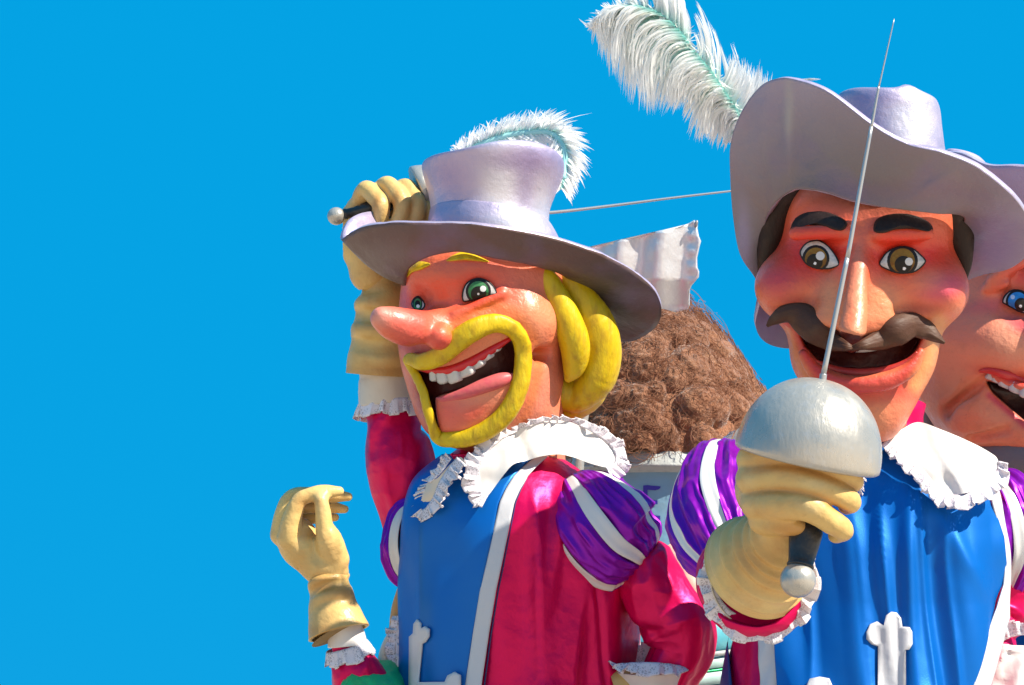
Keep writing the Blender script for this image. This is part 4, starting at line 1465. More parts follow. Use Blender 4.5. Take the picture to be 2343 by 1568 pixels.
# lace edge and tan sleeve between the green drape and the tabard
tube('under_sleeve', FW, [(930, 1330, -150, 14), (916, 1400, -146, 22), (918, 1470, -140, 30), (930, 1560, -136, 40), (950, 1640, -136, 50)], mat('tan cloth', (.58, .30, .10), rough=.5, bump=((12, 4, .01),)), ARM4, nt=50, ns=40, disp=folds(2, 5, 3, 1))
tube('under_cuff', FW, [(900, 1440, -110, 10), (886, 1490, -106, 18), (888, 1540, -104, 26), (900, 1600, -104, 34)], M_cream, ARM4, nt=50, ns=40, disp=folds(3, 7, 3, 1))
ruffle('lace', FW, [(914, 1408, -96), (908, 1450, -88), (905, 1500, -80), (912, 1550, -76), (925, 1600, -76)], [(898, 1406, -104), (884, 1450, -96), (884, 1500, -80), (896, 1550, -70), (912, 1610, -64)], M_lace, ARM4, waves=9, amp=7, seed=8)
ruffle('lace', FW, [(914, 1408, -94), (908, 1450, -86), (905, 1500, -78), (914, 1560, -74)], [(922, 1412, -100), (922, 1460, -90), (922, 1510, -78), (930, 1570, -70)], M_lace, ARM4, waves=8, amp=5, seed=11)

# ================================================================== wool mound on the painted tub
FM = Frame(1500, 1000, 11.6)
TUB = thing('carnival_tub', 'giant pale blue tub with scalloped grey rim and blue lettering, under the brown wool', 'float prop', base_loc(1490, 11.6))
TT = Torso(FM, [(1040, 1505, 262, 250, -40), (1568, 1505, 262, 250, -40), (1800, 1505, 262, 250, -10), (2300, 1505, 262, 250, 110)], p=2.0)
TT.build('tub_wall', M_tubwall, TUB, np.concatenate([np.linspace(1062, 1600, 30), [1800, 2100, 2290]]))
ph = np.linspace(0, 2 * math.pi, 180, endpoint=False)


def rim_ring(name, rows, m, scal=0.0, n=28):
    V = []
    for y, off, sc_ in rows:
        p = TT.pt(np.full(180, 1080.0), ph, off)
        # level ring seen from below: the near side stands higher in the picture
        yy = y - .10 * (p[2] + 40) * 1.0 - sc_ * scal * np.abs(np.sin(ph * n / 2)) + 0 * ph
        V.append(FM.loc(p[0], yy, p[2]))
    V = np.array(V).reshape(-1, 3)
    return mesh(name, FM.world(V), grid_faces(len(rows), 180, closed_m=True)[:, ::-1], m, TUB)


rim_ring('tub_rim', [(1080, -14, 0), (1062, -14, 0), (1062, -16, 1), (1064, 14, 1), (1070, 22, .6), (1084, 24, 0), (1089, 28, 0), (1095, 28, 0), (1097, 24, 0), (1104, 22, 0), (1106, -4, 0)], M_tubrim, 10)
WOOL = thing('wool_mound', 'great mound of curly brown wool heaped on the scalloped grey rim', 'wool mound', FM.world(FM.loc(1500, 1040, -40)))
nu, nv = 420, 260
uu = np.linspace(0, 2 * math.pi, nu, endpoint=False)
vv = np.linspace(0, 1, nv)
prof = np.array([(0, 274, 1062), (.10, 270, 1010), (.22, 252, 950), (.36, 228, 895), (.5, 196, 840), (.62, 162, 790), (.74, 124, 748), (.86, 76, 715), (.94, 36, 702), (1, 1, 698)])
rr = np.interp(vv, prof[:, 0], prof[:, 1])
hh = np.interp(vv, prof[:, 0], prof[:, 2])
for _ in range(12):
    rr[1:-1] = .5 * rr[1:-1] + .25 * (rr[2:] + rr[:-2])
    hh[1:-1] = .5 * hh[1:-1] + .25 * (hh[2:] + hh[:-2])
Ur, Vr = np.meshgrid(uu, vv, indexing='xy')
base = np.stack([rr[:, None] * np.cos(uu), (1060 - hh)[:, None] + 0 * uu, rr[:, None] * np.sin(uu)], -1)
rg = np.random.default_rng(21)
nl = 430
lu, lv = rg.uniform(0, 2 * math.pi, nl), rg.uniform(0, 1, nl) ** 1.25
lr = rg.uniform(16, 52, nl) * np.interp(lv, [0, 1], [.9, 1.1])
lp = np.stack([np.interp(lv, vv, rr) * np.cos(lu), 1060 - np.interp(lv, vv, hh), np.interp(lv, vv, rr) * np.sin(lu)], -1)
H = np.zeros((nv, nu))
CC = np.zeros((nv, nu))
wv = 16 * fbm(base / 34.0, 5, 3)
for i in range(nl):
    dv = base - lp[i]
    d = np.sqrt((dv ** 2).sum(-1)) * (1 + .25 * fbm(base / 30 + i, 77, 1)) + wv * .4
    q = np.clip(1 - (d / lr[i]) ** 2, 0, 1)
    ang = np.arctan2(dv[..., 1], dv[..., 0] * -math.sin(lu[i]) + dv[..., 2] * math.cos(lu[i]))
    swirl = .92 + .08 * np.sin(d / lr[i] * 10.0 - ang * rg.choice([-1, 1]) + rg.uniform(0, 6))
    h_ = np.sqrt(q) * lr[i] * .78 * swirl
    CC = np.where(h_ ** 5 > H, rg.random(), CC)
    H = np.maximum(H, h_ ** 5) * .35 + (H + h_ ** 5) * .65
H = H ** .2 * 1.05
H = H * np.interp(vv, [0, .05, .3, .7, 1], [.9, 1.0, .85, .6, .3])[:, None]
H += 1.2 * fbm(base / 5.0, 31, 2)
nrm = np.stack([np.cos(Ur), 0.55 + 0 * Ur, np.sin(Ur)], -1)
nrm /= np.linalg.norm(nrm, axis=-1)[..., None]
Vw = base + nrm * (H - 11)[..., None]
off = FM.loc(1500, 1060, -40)
Vw = Vw + off
Vw[..., 1] += .10 * (Vw[..., 2] + 40) * 1.0
cw = np.array([.30, .135, .072]) * (1 - .30 * CC[..., None]) + np.array([.10, .08, .05]) * (.35 * np.clip(fbm(base / 22, 12, 2), 0, 1))[..., None]
mesh('wool', FM.world(Vw.reshape(-1, 3)), grid_faces(nv, nu, closed_m=True)[:, ::-1], M_wool, WOOL, colors=np.clip(cw, 0, 1).reshape(-1, 3))
cur = []
for i in range(nl):                                    # locks: arcs of hair curling round each lump
    if math.sin(lu[i]) < -.35:
        continue
    n_ = np.array([math.cos(lu[i]), .55, math.sin(lu[i])])
    n_ /= np.linalg.norm(n_)
    t1 = np.cross(n_, [0, 1.0, 0])
    t1 /= np.linalg.norm(t1)
    t2 = np.cross(n_, t1)
    iu = int(lu[i] / (2 * math.pi) * nu) % nu
    iv = int(np.clip(lv[i] * (nv - 1), 0, nv - 1))
    c0 = Vw[iv, iu]
    for j in range(34):
        rho = lr[i] * rg.uniform(.12, 1.05)
        a0, da = rg.uniform(0, 6.28), rg.uniform(.7, 2.6)
        cj = c0 + (t1 * rg.normal() + t2 * rg.normal()) * lr[i] * .42
        a_ = np.linspace(a0, a0 + da, 8)
        rr_ = rho * np.linspace(1, rg.uniform(.7, 1.15), 8)
        drop = lr[i] * .62 * (1 - np.sqrt(np.clip(1 - (rr_ / (lr[i] * 1.25)) ** 2, 0, 1)))
        P_ = cj + np.outer(rr_ * np.cos(a_), t1) + np.outer(rr_ * np.sin(a_), t2) + np.outer(2.5 - drop * .8 + rg.normal() * 1.2, n_)
        cur.append((P_, .0))
barbs('wool_strands', FM, cur, M_feather, WOOL, width=1.5, root=(.1, .05, .03), tip=(.32, .150, .085), seed=8)
# lettering on the tub: the top of a capital E, its foot hidden by the puff sleeves
LET = [(1471, 1111), (1480, 1110), (1488, 1111), (1511, 1113), (1510, 1117), (1506, 1120), (1498, 1122), (1481, 1121), (1481, 1145), (1504, 1145), (1504, 1154), (1481, 1154), (1481, 1180), (1510, 1180), (1510, 1190), (1471, 1190)]
v, tri = poly_patch(LET, 6)
mesh('letter', FM.world(FM.loc(v[:, 0], v[:, 1], TT.z(v[:, 0], v[:, 1]) + 2.0)), tri, M_ink, TUB)
# lower part of the tub: turquoise belt and pale green foot
for nm, m, y0, y1, o0, o1 in (('tub_belt', M_turq, 1420, 1502, 3, 6), ('tub_moulding', M_tubrim, 1500, 1512, 10, 16), ('tub_moulding', M_seagreen, 1515, 1538, 8, 10), ('tub_moulding', M_green, 1540, 1546, 5, 6), ('tub_moulding', M_seagreen, 1547, 1575, 10, 16), ('tub_moulding', M_seagreen, 1577, 1640, 6, 8)):
    rows = [(y0, o0), (y0 + 1, o1), ((y0 + y1) / 2, o1 + 2), (y1 - 1, o1), (y1, o0)]
    V = []
    for y, o in rows:
        p = TT.pt(np.full(180, 1080.0), ph, o)
        V.append(FM.loc(p[0], y - .14 * (p[0] - 1600) - .02 * (p[2] + 40), p[2]))
    mesh(nm, FM.world(np.array(V).reshape(-1, 3)), grid_faces(5, 180, closed_m=True)[:, ::-1], m, TUB)
# torn board end and the pale pink panel that show beside the elbow
FB = Frame(1600, 1400, 10.4)
BRD = thing('torn_board', 'torn pink and brown board end showing below the crimson elbow', 'board', FB.world(FB.loc(1600, 1470, 0)))
z0 = lambda x, y: 0 * x + 4 * np.sin(x / 9.0)
mesh_ = cloth('board_face', FB, [(1600, 1400), (1633, 1385), (1632, 1440), (1629, 1461), (1608, 1458), (1590, 1458)], z0, mat('brown board', (.20, .075, .045), rough=.8, bump=((30, 4, .006),)), BRD, step=8, solid=.02)
cloth('board_edge', FB, [(1560, 1480), (1588, 1457), (1610, 1459), (1633, 1463), (1622, 1467), (1600, 1472), (1582, 1482), (1565, 1492)], lambda x, y: z0(x, y) + 14, mat('pink board', (.75, .33, .24), rough=.7, bump=((40, 4, .004),)), BRD, step=8, solid=.02)
PAN = thing('pink_panel', 'pale pink curved panel showing between the crimson sleeve and the purple puff', 'panel', FB.world(FB.loc(1580, 1320, 0)))
tube('panel_face', FB, [(1530, 1250, -20, 16), (1560, 1300, -10, 28), (1592, 1360, 0, 34), (1612, 1420, 0, 30)], mat('pale pink paint', (.84, .46, .36), rough=.5, bump=((20, 4, .004),)), PAN, nt=40, ns=30)

# ================================================================== silver sheet banner
FS = Frame(1480, 610, 10.2)
BAN = thing('silver_banner', 'ragged crumpled silver sheet standing out behind the blond figure hat brim', 'banner', FS.world(FS.loc(1480, 650, -40)))
out_ = [(1300, 580), (1349, 565), (1420, 548), (1500, 530), (1570, 514), (1577, 512), (1586, 505), (1594, 512), (1593, 522), (1597, 540), (1602, 552), (1598, 566), (1592, 590), (1594, 612), (1598, 622), (1597, 634), (1592, 642), (1582, 654), (1577, 664), (1575, 684), (1576, 700), (1572, 708), (1558, 711), (1545, 715), (1520, 708), (1480, 700), (1400, 690), (1300, 690)]
v, tri = poly_patch(np.array(out_, float), 5)
zz = 20 * np.sin((v[:, 0] - 1300) / 320 * math.pi) + 9 * np.sin((v[:, 0] + .12 * v[:, 1]) / 15.5) * np.clip((v[:, 0] - 1300) / 100, 0, 1) + 3 * fbm(np.stack([v[:, 0] / 60, v[:, 1] / 60, 0 * v[:, 0]], -1), 4, 2) + 3.5 * np.exp(-((v[:, 0] - 1580) / 8) ** 2) * np.sin(v[:, 1] / 6) - np.clip((v[:, 1] - 640) / 60, 0, 1) * 40
c = np.tile(np.array([.74, .73, .72]), (len(v), 1))
mesh('sheet', FS.world(FS.loc(v[:, 0], v[:, 1], zz)), tri, M_foil, BAN, colors=c, solid=.012)
tube('pole', FS, [(1390, 690, -30, 12), (1366, 850, -40, 12), (1335, 950, -40, 12), (1320, 1100, 0, 14), (1300, 1500, 60, 14), (1300, 2300, 200, 16)], M_silver, BAN, nt=30, ns=16)
# the small nail-like stud on the sheet's corner
superell('stud', FS, (1592, 513, 8), (4, 9, 5), mat('dull metal', (.3, .3, .3), rough=.5, metal=.6), BAN, e=.9, rot=15)
# ================================================================== moustached musketeer
FR = Frame(1970, 700, 8.0)
MOUS = thing('carnival_figure', 'giant dark moustached musketeer figure in a turned-up lilac hat, fist thrust forward', 'carnival figure',
             base_loc(1985, 8.0), 'giant musketeer figures on the float')
sc = Sculpt(FR, 1690, 2260, 330, 1080, -280, 350, 4.0)
sc.ell((1985, 560, -60), (205, 200, 200), 30)
sc.ell((1990, 500, 40), (180, 130, 105), 40)
sc.ell((1972, 660, 0), (215, 130, 150), 50)
sc.ell((1975, 790, -10), (168, 165, 140), 60)
sc.ell((1993, 900, 20), (92, 105, 100), 50)
sc.ell((1998, 945, 62), (62, 66, 60), 40)
sc.cap((2014, 860, -70, 60), (2028, 1080, -80, 48), 30)
sc.ell((1787, 655, 52), (58, 64, 80), 60)
sc.ell((2150, 668, 52), (60, 60, 82), 60)
sc.ell((1872, 588, 190), (66, 50, 58), 34, sub=True, yaw=-14)
sc.ell((2062, 594, 190), (68, 48, 58), 34, sub=True, yaw=12)
sc.cap((1820, 535, 142, 16), (1930, 530, 158, 16), 28)       # brow ridges
sc.cap((2010, 535, 158, 16), (2120, 535, 142, 16), 28)
sc.cap((1961, 575, 120, 22), (1955, 735, 140, 56), 44)
sc.chain([(1968, 545, 130, 16), (1963, 600, 160, 22), (1957, 680, 218, 27), (1951, 750, 266, 32), (1947, 782, 282, 31)], 18)
sc.cap((1950, 615, 132, 22), (1893, 728, 136, 30), 44)
sc.cap((1972, 615, 132, 22), (2018, 730, 136, 30), 44)
sc.cap((1795, 700, 152, 14), (1850, 700, 150, 10), 22, sub=True)
sc.cap((2060, 712, 150, 10), (2140, 712, 140, 14), 22, sub=True)
sc.chain([(1838, 812, 134, 13), (1868, 852, 134, 19), (1920, 876, 146, 22), (1970, 880, 152, 22), (2030, 872, 146, 22), (2080, 845, 132, 18), (2104, 806, 120, 12)], 20)
sc.keep_top()
MOUTH = [(1822, 748), (1860, 742), (1900, 752), (1970, 770), (2040, 752), (2085, 752), (2110, 768), (2096, 800), (2070, 828), (2030, 842), (1970, 849), (1915, 844), (1872, 827), (1840, 792)]
sc.carve(MOUTH, 95, 8)
sc.noise(1.2, 45, 14)
V, Q = sc.build(2)
blobs = [
    (1975, 500, 230, 90, (.50, .085, .04), .55), (1770, 570, 50, 80, (.52, .08, .04), .5), (2180, 570, 40, 80, (.52, .08, .04), .5),
    (1870, 578, 100, 70, REDP, 1.0, -6), (2064, 584, 104, 68, REDP, 1.0, 4), (1800, 590, 40, 40, REDP, .35), (2140, 590, 40, 40, REDP, .45), (1965, 520, 40, 40, (.50, .10, .05), .5), (1990, 460, 190, 26, (.10, .03, .02), .75, 6),
    (1978, 545, 20, 50, (.64, .16, .09), .4), (1960, 640, 16, 80, (.64, .34, .20), .45),
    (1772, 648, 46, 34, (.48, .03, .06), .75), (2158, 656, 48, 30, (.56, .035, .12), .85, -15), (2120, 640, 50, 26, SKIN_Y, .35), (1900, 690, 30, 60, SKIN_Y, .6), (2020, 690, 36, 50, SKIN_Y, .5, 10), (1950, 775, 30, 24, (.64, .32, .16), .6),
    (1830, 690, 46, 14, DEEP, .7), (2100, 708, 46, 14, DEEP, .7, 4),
    ('line', [(1812, 742), (1822, 790), (1850, 835), (1900, 880), (1970, 895), (2040, 888), (2090, 850), (2118, 790)], 28, (.50, .022, .018), .95),
    (1970, 905, 120, 20, (.48, .018, .02), .8), (1970, 872, 80, 10, (.55, .05, .04), .6),
    ('line', [(1802, 760), (1820, 820), (1850, 870)], 12, (.60, .30, .10), .5), ('line', [(2150, 740), (2128, 820), (2098, 880)], 20, (.62, .33, .11), .7), (1995, 955, 60, 50, (.62, .27, .13), .5),
    (2060, 950, 30, 50, (.58, .15, .08), .6),
]
C = paint(FR, V, SKIN, blobs, .10, 8)
px, py = FR.pix(V)
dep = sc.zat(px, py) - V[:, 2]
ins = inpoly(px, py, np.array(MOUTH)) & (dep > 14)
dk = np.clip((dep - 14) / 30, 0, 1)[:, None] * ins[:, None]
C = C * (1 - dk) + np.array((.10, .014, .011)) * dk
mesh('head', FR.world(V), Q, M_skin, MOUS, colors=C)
scM = sc
AMB_A, AMB_B = (.23, .13, .018), (.13, .045, .003)
eye(scM, [(1829, 582), (1832, 568), (1846, 554), (1868, 549), (1890, 558), (1908, 578), (1920, 603), (1912, 612), (1890, 617), (1864, 615), (1842, 604)],
    (1866, 592), 29, AMB_A, AMB_B, MOUS, [(1876, 586, 10, (.58, .56, .54)), (1864, 603, 3.4, (.75, .75, .75))], off=14, dome=9, pup_off=(-.10, .26), pupil=.64)
eye(scM, [(2011, 607), (2018, 588), (2034, 572), (2060, 563), (2086, 567), (2104, 580), (2118, 597), (2108, 612), (2090, 624), (2060, 627), (2034, 620)],
    (2064, 597), 33, AMB_A, AMB_B, MOUS, [(2079, 599, 9, (.58, .56, .54)), (2068, 615, 3.6, (.75, .75, .75))], off=14, dome=9, pup_off=(.06, .26), pupil=.6)
for ol in ([(1808, 526), (1816, 504), (1834, 488), (1862, 481), (1890, 484), (1916, 494), (1937, 508), (1935, 522), (1922, 529), (1896, 524), (1860, 516), (1830, 516)],
           [(1999, 530), (2000, 510), (2012, 496), (2040, 488), (2074, 488), (2102, 496), (2126, 510), (2134, 525), (2124, 531), (2090, 525), (2050, 526), (2020, 534)]):
    pad('eyebrow', scM, ol, M_hair_shaded, MOUS, off=8, dome=12, flat=True, edge=-14)
zs = lambda x, y, o: float(scM.zat(np.array([x]), np.array([y]))[0]) + o
for cl in ([(1754, 747, 2), (1772, 732, 13), (1803, 718, 24), (1838, 728, 37), (1868, 757, 33), (1900, 780, 23), (1932, 793, 12), (1952, 797, 4)],
           [(1945, 798, 4), (1975, 790, 12), (2012, 778, 24), (2048, 757, 36), (2085, 743, 29), (2115, 755, 24), (2138, 770, 14), (2161, 785, 2)]):
    P = np.array([(x, y, zs(x, y, 14), r) for x, y, r in cl])
    P[:, 2] = np.clip(P[:, 2], 110, 205)
    P[0, 2] = P[0, 2] if cl[0][2] > 3 else P[1, 2]
    tube('moustache', FR, P, M_brownhair, MOUS, nt=70, ns=36, dz=[.9, .6, .6, .9], disp=lambda th, t: 1.2 * np.sin(3 * th + 9 * t) + .6 * np.sin(11 * th + 6 * t))
tube('lower_lip', FR, [(1846, 815, zs(1846, 815, -4), 3), (1875, 834, zs(1875, 834, -6), 8), (1920, 850, zs(1920, 850, -8), 11), (1970, 855, zs(1970, 855, -8), 12), (2030, 848, zs(2030, 848, -8), 11), (2072, 830, zs(2072, 830, -6), 8), (2098, 806, zs(2098, 806, -4), 3)],
     mat('brown red lip paint', (.44, .03, .022), rough=.45, bump=((40, 3, .002),)), MOUS, nt=50, ns=24, dz=.8)
tube('tooth_row', FR, [(1890, 784, 104, 3), (1925, 794, 112, 7), (1968, 799, 116, 8), (2010, 794, 112, 7), (2040, 786, 104, 3)], M_tooth, MOUS, nt=40, ns=16)
tube('hair', FR, [(1830, 400, 10, 50), (1786, 470, 0, 46), (1770, 530, -14, 36), (1756, 585, -24, 26), (1740, 625, -30, 8)], M_hair_shaded, MOUS, nt=40, ns=24)
tube('hair', FR, [(2150, 440, 20, 50), (2182, 495, 10, 44), (2194, 550, 5, 34), (2204, 600, 0, 20), (2206, 640, -6, 6)], M_hair_shaded, MOUS, nt=40, ns=24)

# ---- hat with the brim turned up
outer = [(1670, 400, 30), (1671, 330, 70), (1692, 264, 110), (1734, 204, 150), (1778, 180, 176), (1822, 184, 190), (1900, 216, 210), (2000, 291, 218), (2080, 332, 224), (2160, 352, 218), (2240, 388, 202), (2312, 448, 174), (2352, 505, 120), (2364, 560, 30), (2318, 610, -50), (2212, 643, -120),
         (2080, 720, -190), (1920, 800, -220), (1815, 800, -200), (1752, 784, -180), (1728, 745, -150), (1738, 690, -110), (1728, 640, -60), (1692, 580, -20), (1676, 490, 0)]
inner = [(1752, 500, 40), (1756, 490, 60), (1764, 476, 85), (1780, 458, 110), (1800, 442, 130), (1826, 432, 150), (1880, 440, 170), (1950, 460, 176), (2020, 474, 172), (2090, 484, 155), (2150, 490, 125), (2200, 494, 80), (2205, 512, 40), (2206, 540, 0), (2200, 570, -40), (2180, 590, -80),
         (2120, 610, -130), (2000, 620, -160), (1900, 620, -160), (1830, 610, -140), (1785, 600, -110), (1765, 590, -80), (1754, 570, -40), (1749, 545, -10), (1749, 520, 15)]
sag = [8, 6, 4, 2, 0, 0, 0, 2, 4, 6, 6, 8, 10, 10, 10, 10, 20, 30, 30, 24, 16, 12, 10, 8, 8]
mid = [((a[0] + b[0]) / 2, (a[1] + b[1]) / 2 + s_, (a[2] + b[2]) / 2 - (14 if 2 < i < 11 else 0)) for i, (a, b, s_) in enumerate(zip(outer, inner, sag))]
mid[4] = (1792, 310, 150)
mid[3] = (1752, 335, 140)
mid[5] = (1830, 312, 158)


def dispM(V, t):
    px, py = FR.pix(V)
    a = 3 * fbm(V / 80, 5)
    w_ = np.sin(np.pi * t[:, :, 0])[:, :]
    rid = 14 * np.exp(-((px - (1800 + (py - 180) * .02)) / 16) ** 2) * np.exp(-((py - 330) / 130) ** 2)
    rid = rid - 8 * np.exp(-((px - 1760) / 22) ** 2) * np.exp(-((py - 380) / 90) ** 2)
    rid2 = 12 * np.exp(-(((px - 2110) * .55 + (py - 440) * .83) / 14) ** 2) * np.exp(-((px - 2130) / 90) ** 2)
    front = V[..., 2] > 40
    return np.stack([0 * px, a * .6, a + (rid + rid2) * front * w_], -1)


hb = [(1960, 500, 420, 300, (.145, .112, .094), .92), (1804, 250, 10, 70, (.34, .32, .30), .6), (2270, 570, 60, 60, (.20, .15, .29), .8), (1750, 730, 70, 70, (.20, .165, .30), .95), (1700, 560, 16, 80, (.30, .25, .40), .6), (2000, 440, 180, 24, (.15, .10, .12), .7), (2160, 440, 90, 40, (.24, .17, .19), .5)]  # shade under the brim and the lit fold painted into the underside colour
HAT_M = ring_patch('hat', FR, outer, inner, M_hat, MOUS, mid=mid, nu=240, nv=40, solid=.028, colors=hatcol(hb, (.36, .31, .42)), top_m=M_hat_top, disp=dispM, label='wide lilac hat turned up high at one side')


def waveM(th, t, w_):
    k = max(0, (t - .40) / .6)
    y = 28 * np.exp(-((np.cos(th) - .46) / .24) ** 2) + 8 * np.exp(-((np.cos(th) + .75) / .3) ** 2) - 5
    return np.stack([0 * th, k * k * y, 0 * th], -1)


crown = [(2040, 420, 20, 140, 140, 14, .1), (2040, 370, 20, 132, 132, 14, .1), (2036, 320, 20, 125, 125, 12, .1), (2032, 275, 20, 121, 118, 9, .1), (2030, 240, 20, 117, 112, 6, .1), (2030, 222, 20, 106, 102, 4, .1), (2030, 222, 20, 84, 82, 3, .1), (2030, 232, 20, 40, 40, 3, .1)]
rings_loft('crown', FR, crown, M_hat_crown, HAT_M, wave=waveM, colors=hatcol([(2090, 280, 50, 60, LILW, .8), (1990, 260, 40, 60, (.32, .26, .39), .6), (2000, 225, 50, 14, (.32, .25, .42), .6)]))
# plume
sp = cr([(1706, 310, -30), (1692, 264, 10), (1664, 218, 60), (1632, 170, 92), (1592, 120, 96), (1551, 66, 96), (1501, 26, 92), (1440, 14, 84), (1395, 34, 74), (1372, 66, 66)], 400)
spl = FR.loc(sp[:, 0], sp[:, 1], sp[:, 2])
tube('plume', FR, [(a[0], a[1], a[2], 4 - 3 * i / 20) for i, a in enumerate(sp[::20])], mat('feather shaft', (.66, .72, .68), rough=.6), HAT_M, nt=80, ns=10)
rg = np.random.default_rng(15)
curves = []


def barb(f, side, Ln, droop, lean, teal, zj, out=1.0, k0=.3):
    k = int(np.clip(f, 0, .999) * 399)
    tg = spl[min(k + 3, 399)] - spl[max(k - 3, 0)]
    tg /= np.linalg.norm(tg)
    nrm = np.array([-tg[1], tg[0], 0]) * side
    d = nrm * out + tg * lean + np.array([0, 0, zj])
    d /= np.linalg.norm(d)
    t = np.linspace(0, 1, 8)[:, None]
    P_ = spl[k] + d * Ln * t + np.array([0, -1, 0]) * Ln * droop * t ** 2
    P_ += np.array([rg.normal(), rg.normal(), rg.normal()]) * (1.5 + 4 * t ** 2)
    curves.append((P_, teal, k0))


sx = lambda f: sp[int(np.clip(f, 0, .999) * 399)]
LOW = np.array([(0, 1664, 330), (.07, 1646, 344), (.13, 1622, 328), (.2, 1590, 330), (.27, 1562, 276), (.34, 1530, 262), (.42, 1500, 262), (.5, 1476, 268), (.58, 1440, 232), (.66, 1408, 196), (.74, 1386, 150), (.82, 1366, 104), (.9, 1348, 72), (1, 1338, 56)])


def frond(f, reach, bulge, wd, teal, k0, z0, jit=6.0, up=0.0):
    """One barb: leaves the shaft sideways, then curls down to the ragged lower edge."""
    p0 = sx(f)
    e = np.array([np.interp(f, LOW[:, 0], LOW[:, 1]), np.interp(f, LOW[:, 0], LOW[:, 2])])
    e = p0[:2] + (e - p0[:2]) * reach + rg.normal(size=2) * jit
    L_ = np.hypot(*(e - p0[:2]))
    c = p0[:2] + np.array([-bulge * L_, -up * L_])
    t = np.linspace(0, 1, 9)[:, None]
    q = p0[:2] * (1 - t) ** 2 + 2 * c * t * (1 - t) + e * t ** 2
    zz = p0[2] + z0 + 14 * np.sin(t[:, 0] * 3.0) * rg.uniform(.2, 1.3)
    curves.append((FR.loc(q[:, 0], q[:, 1], zz), teal, k0, wd))


for i in range(620):                                   # the under layer: a nearly closed vane
    frond(rg.random(), rg.uniform(.70, 1.02), rg.uniform(.40, .60), rg.uniform(7, 12), 1.0, rg.uniform(.4, .85), rg.uniform(-26, -8), 5)
for c_ in range(80):                                   # combed locks lying on it
    f0, rch, bl_, up_ = rg.random(), rg.uniform(.35, .95), rg.uniform(.45, .85), rg.uniform(-.05, .22)
    z_ = rg.uniform(-2, 26)
    for j in range(9):
        frond(f0 + rg.normal() * .010, rch * rg.uniform(.88, 1.06), bl_ + rg.normal() * .03, rg.uniform(3.2, 5.5), 1.0, .16, z_ + rg.normal() * 2, 2.5, up_)


def tuft(f, ex, ey, n, spread, wd, bow=.15, teal=.7):
    p0 = sx(f)
    for j in range(n):
        e = np.array([ex, ey]) + rg.normal(size=2) * spread
        p = sx(f + rg.normal() * .008)
        m_ = (p[:2] + e) / 2 + np.array([-(e - p[:2])[1], (e - p[:2])[0]]) * (bow + rg.normal() * .05)
        t = np.linspace(0, 1, 7)[:, None]
        q = p[:2] * (1 - t) ** 2 + 2 * m_ * t * (1 - t) + e * t ** 2
        curves.append((FR.loc(q[:, 0], q[:, 1], p[2] + rg.normal() * 6 + 0 * t[:, 0]), teal, .25, wd * rg.uniform(.7, 1.2)))


for f, ex, ey, n, sd, wd in ((.02, 1740, 190, 26, 14, 7), (.05, 1756, 178, 26, 12, 7), (.09, 1736, 162, 26, 12, 7), (.14, 1720, 158, 24, 12, 7), (.18, 1700, 150, 22, 10, 7), (.22, 1690, 140, 20, 10, 6), (.26, 1676, 132, 16, 8, 6),
                             (.12, 1672, 98, 7, 3, 4), (.22, 1640, 92, 8, 3, 4), (.20, 1660, 128, 8, 4, 4), (.30, 1617, 50, 7, 3, 4.5), (.31, 1630, 62, 6, 4, 4), (.36, 1594, 4, 9, 3, 6), (.38, 1590, 30, 9, 4, 7), (.34, 1606, 106, 12, 5, 5),
                             (.42, 1590, 70, 9, 5, 6), (.50, 1556, 10, 12, 5, 7), (.54, 1548, -20, 16, 6, 9), (.58, 1530, -30, 18, 7, 9), (.62, 1512, -30, 18, 7, 9), (.66, 1490, -26, 18, 8, 9), (.71, 1462, -20, 16, 8, 8), (.76, 1436, -14, 14, 7, 8), (.82, 1408, -4, 12, 6, 6), (.88, 1380, 10, 10, 5, 5), (.93, 1362, 28, 10, 5, 5), (.97, 1346, 44, 10, 5, 5)):
    tuft(f, ex, ey, n, sd, wd)
for i in range(420):                                   # short down along the shaft
    f = rg.random()
    p = sx(f)
    a_ = rg.uniform(0, 2 * math.pi)
    L_ = rg.uniform(12, 34)
    tuft(f, p[0] + L_ * math.cos(a_), p[1] + L_ * math.sin(a_), 1, 2, 3.6, rg.uniform(-.2, .3), .3)
barbs('barbs', FR, curves, M_feather, HAT_M, width=4.0, root=(.26, .66, .60), tip=(.97, .97, .95), k0=.30, seed=4)
# a few short quills behind the hat's upper edge
cur = [(FR.loc(1770 + 6 * i, 190 - .6 * i, 120) + np.outer(np.linspace(0, 1, 5), np.array([26 + 3 * (i % 4), 9 - .7 * i, 0])), .4) for i in range(14)]
barbs('barbs', FR, cur, M_feather, HAT_M, width=5, seed=6)

# ---- body and clothes
FT = Frame(2020, 1250, 8.1)
TM = Torso(FT, [(975, 2020, 60, 60, -60), (1010, 2010, 120, 100, -55), (1040, 2010, 190, 130, -50), (1090, 2008, 236, 150, -45), (1150, 2005, 258, 165, -40), (1250, 2000, 280, 180, -30), (1400, 1985, 296, 190, -20), (1568, 1965, 306, 200, 0), (1800, 1960, 315, 205, 60), (2350, 1960, 330, 215, 200)], p=2.4)
ys = np.concatenate([np.linspace(985, 1600, 100), np.linspace(1620, 2330, 14)])


def tunicm(ph, y):
    px = TM.pt(y, ph)[0]
    return 7 * np.sin(px / 13 + .6 * np.sin(y / 60)) * np.clip((y - 1300) / 200, 0, 1) * np.clip((1800 - px) / 60, 0, 1) + 4 * np.sin(px / 22 + y / 60)


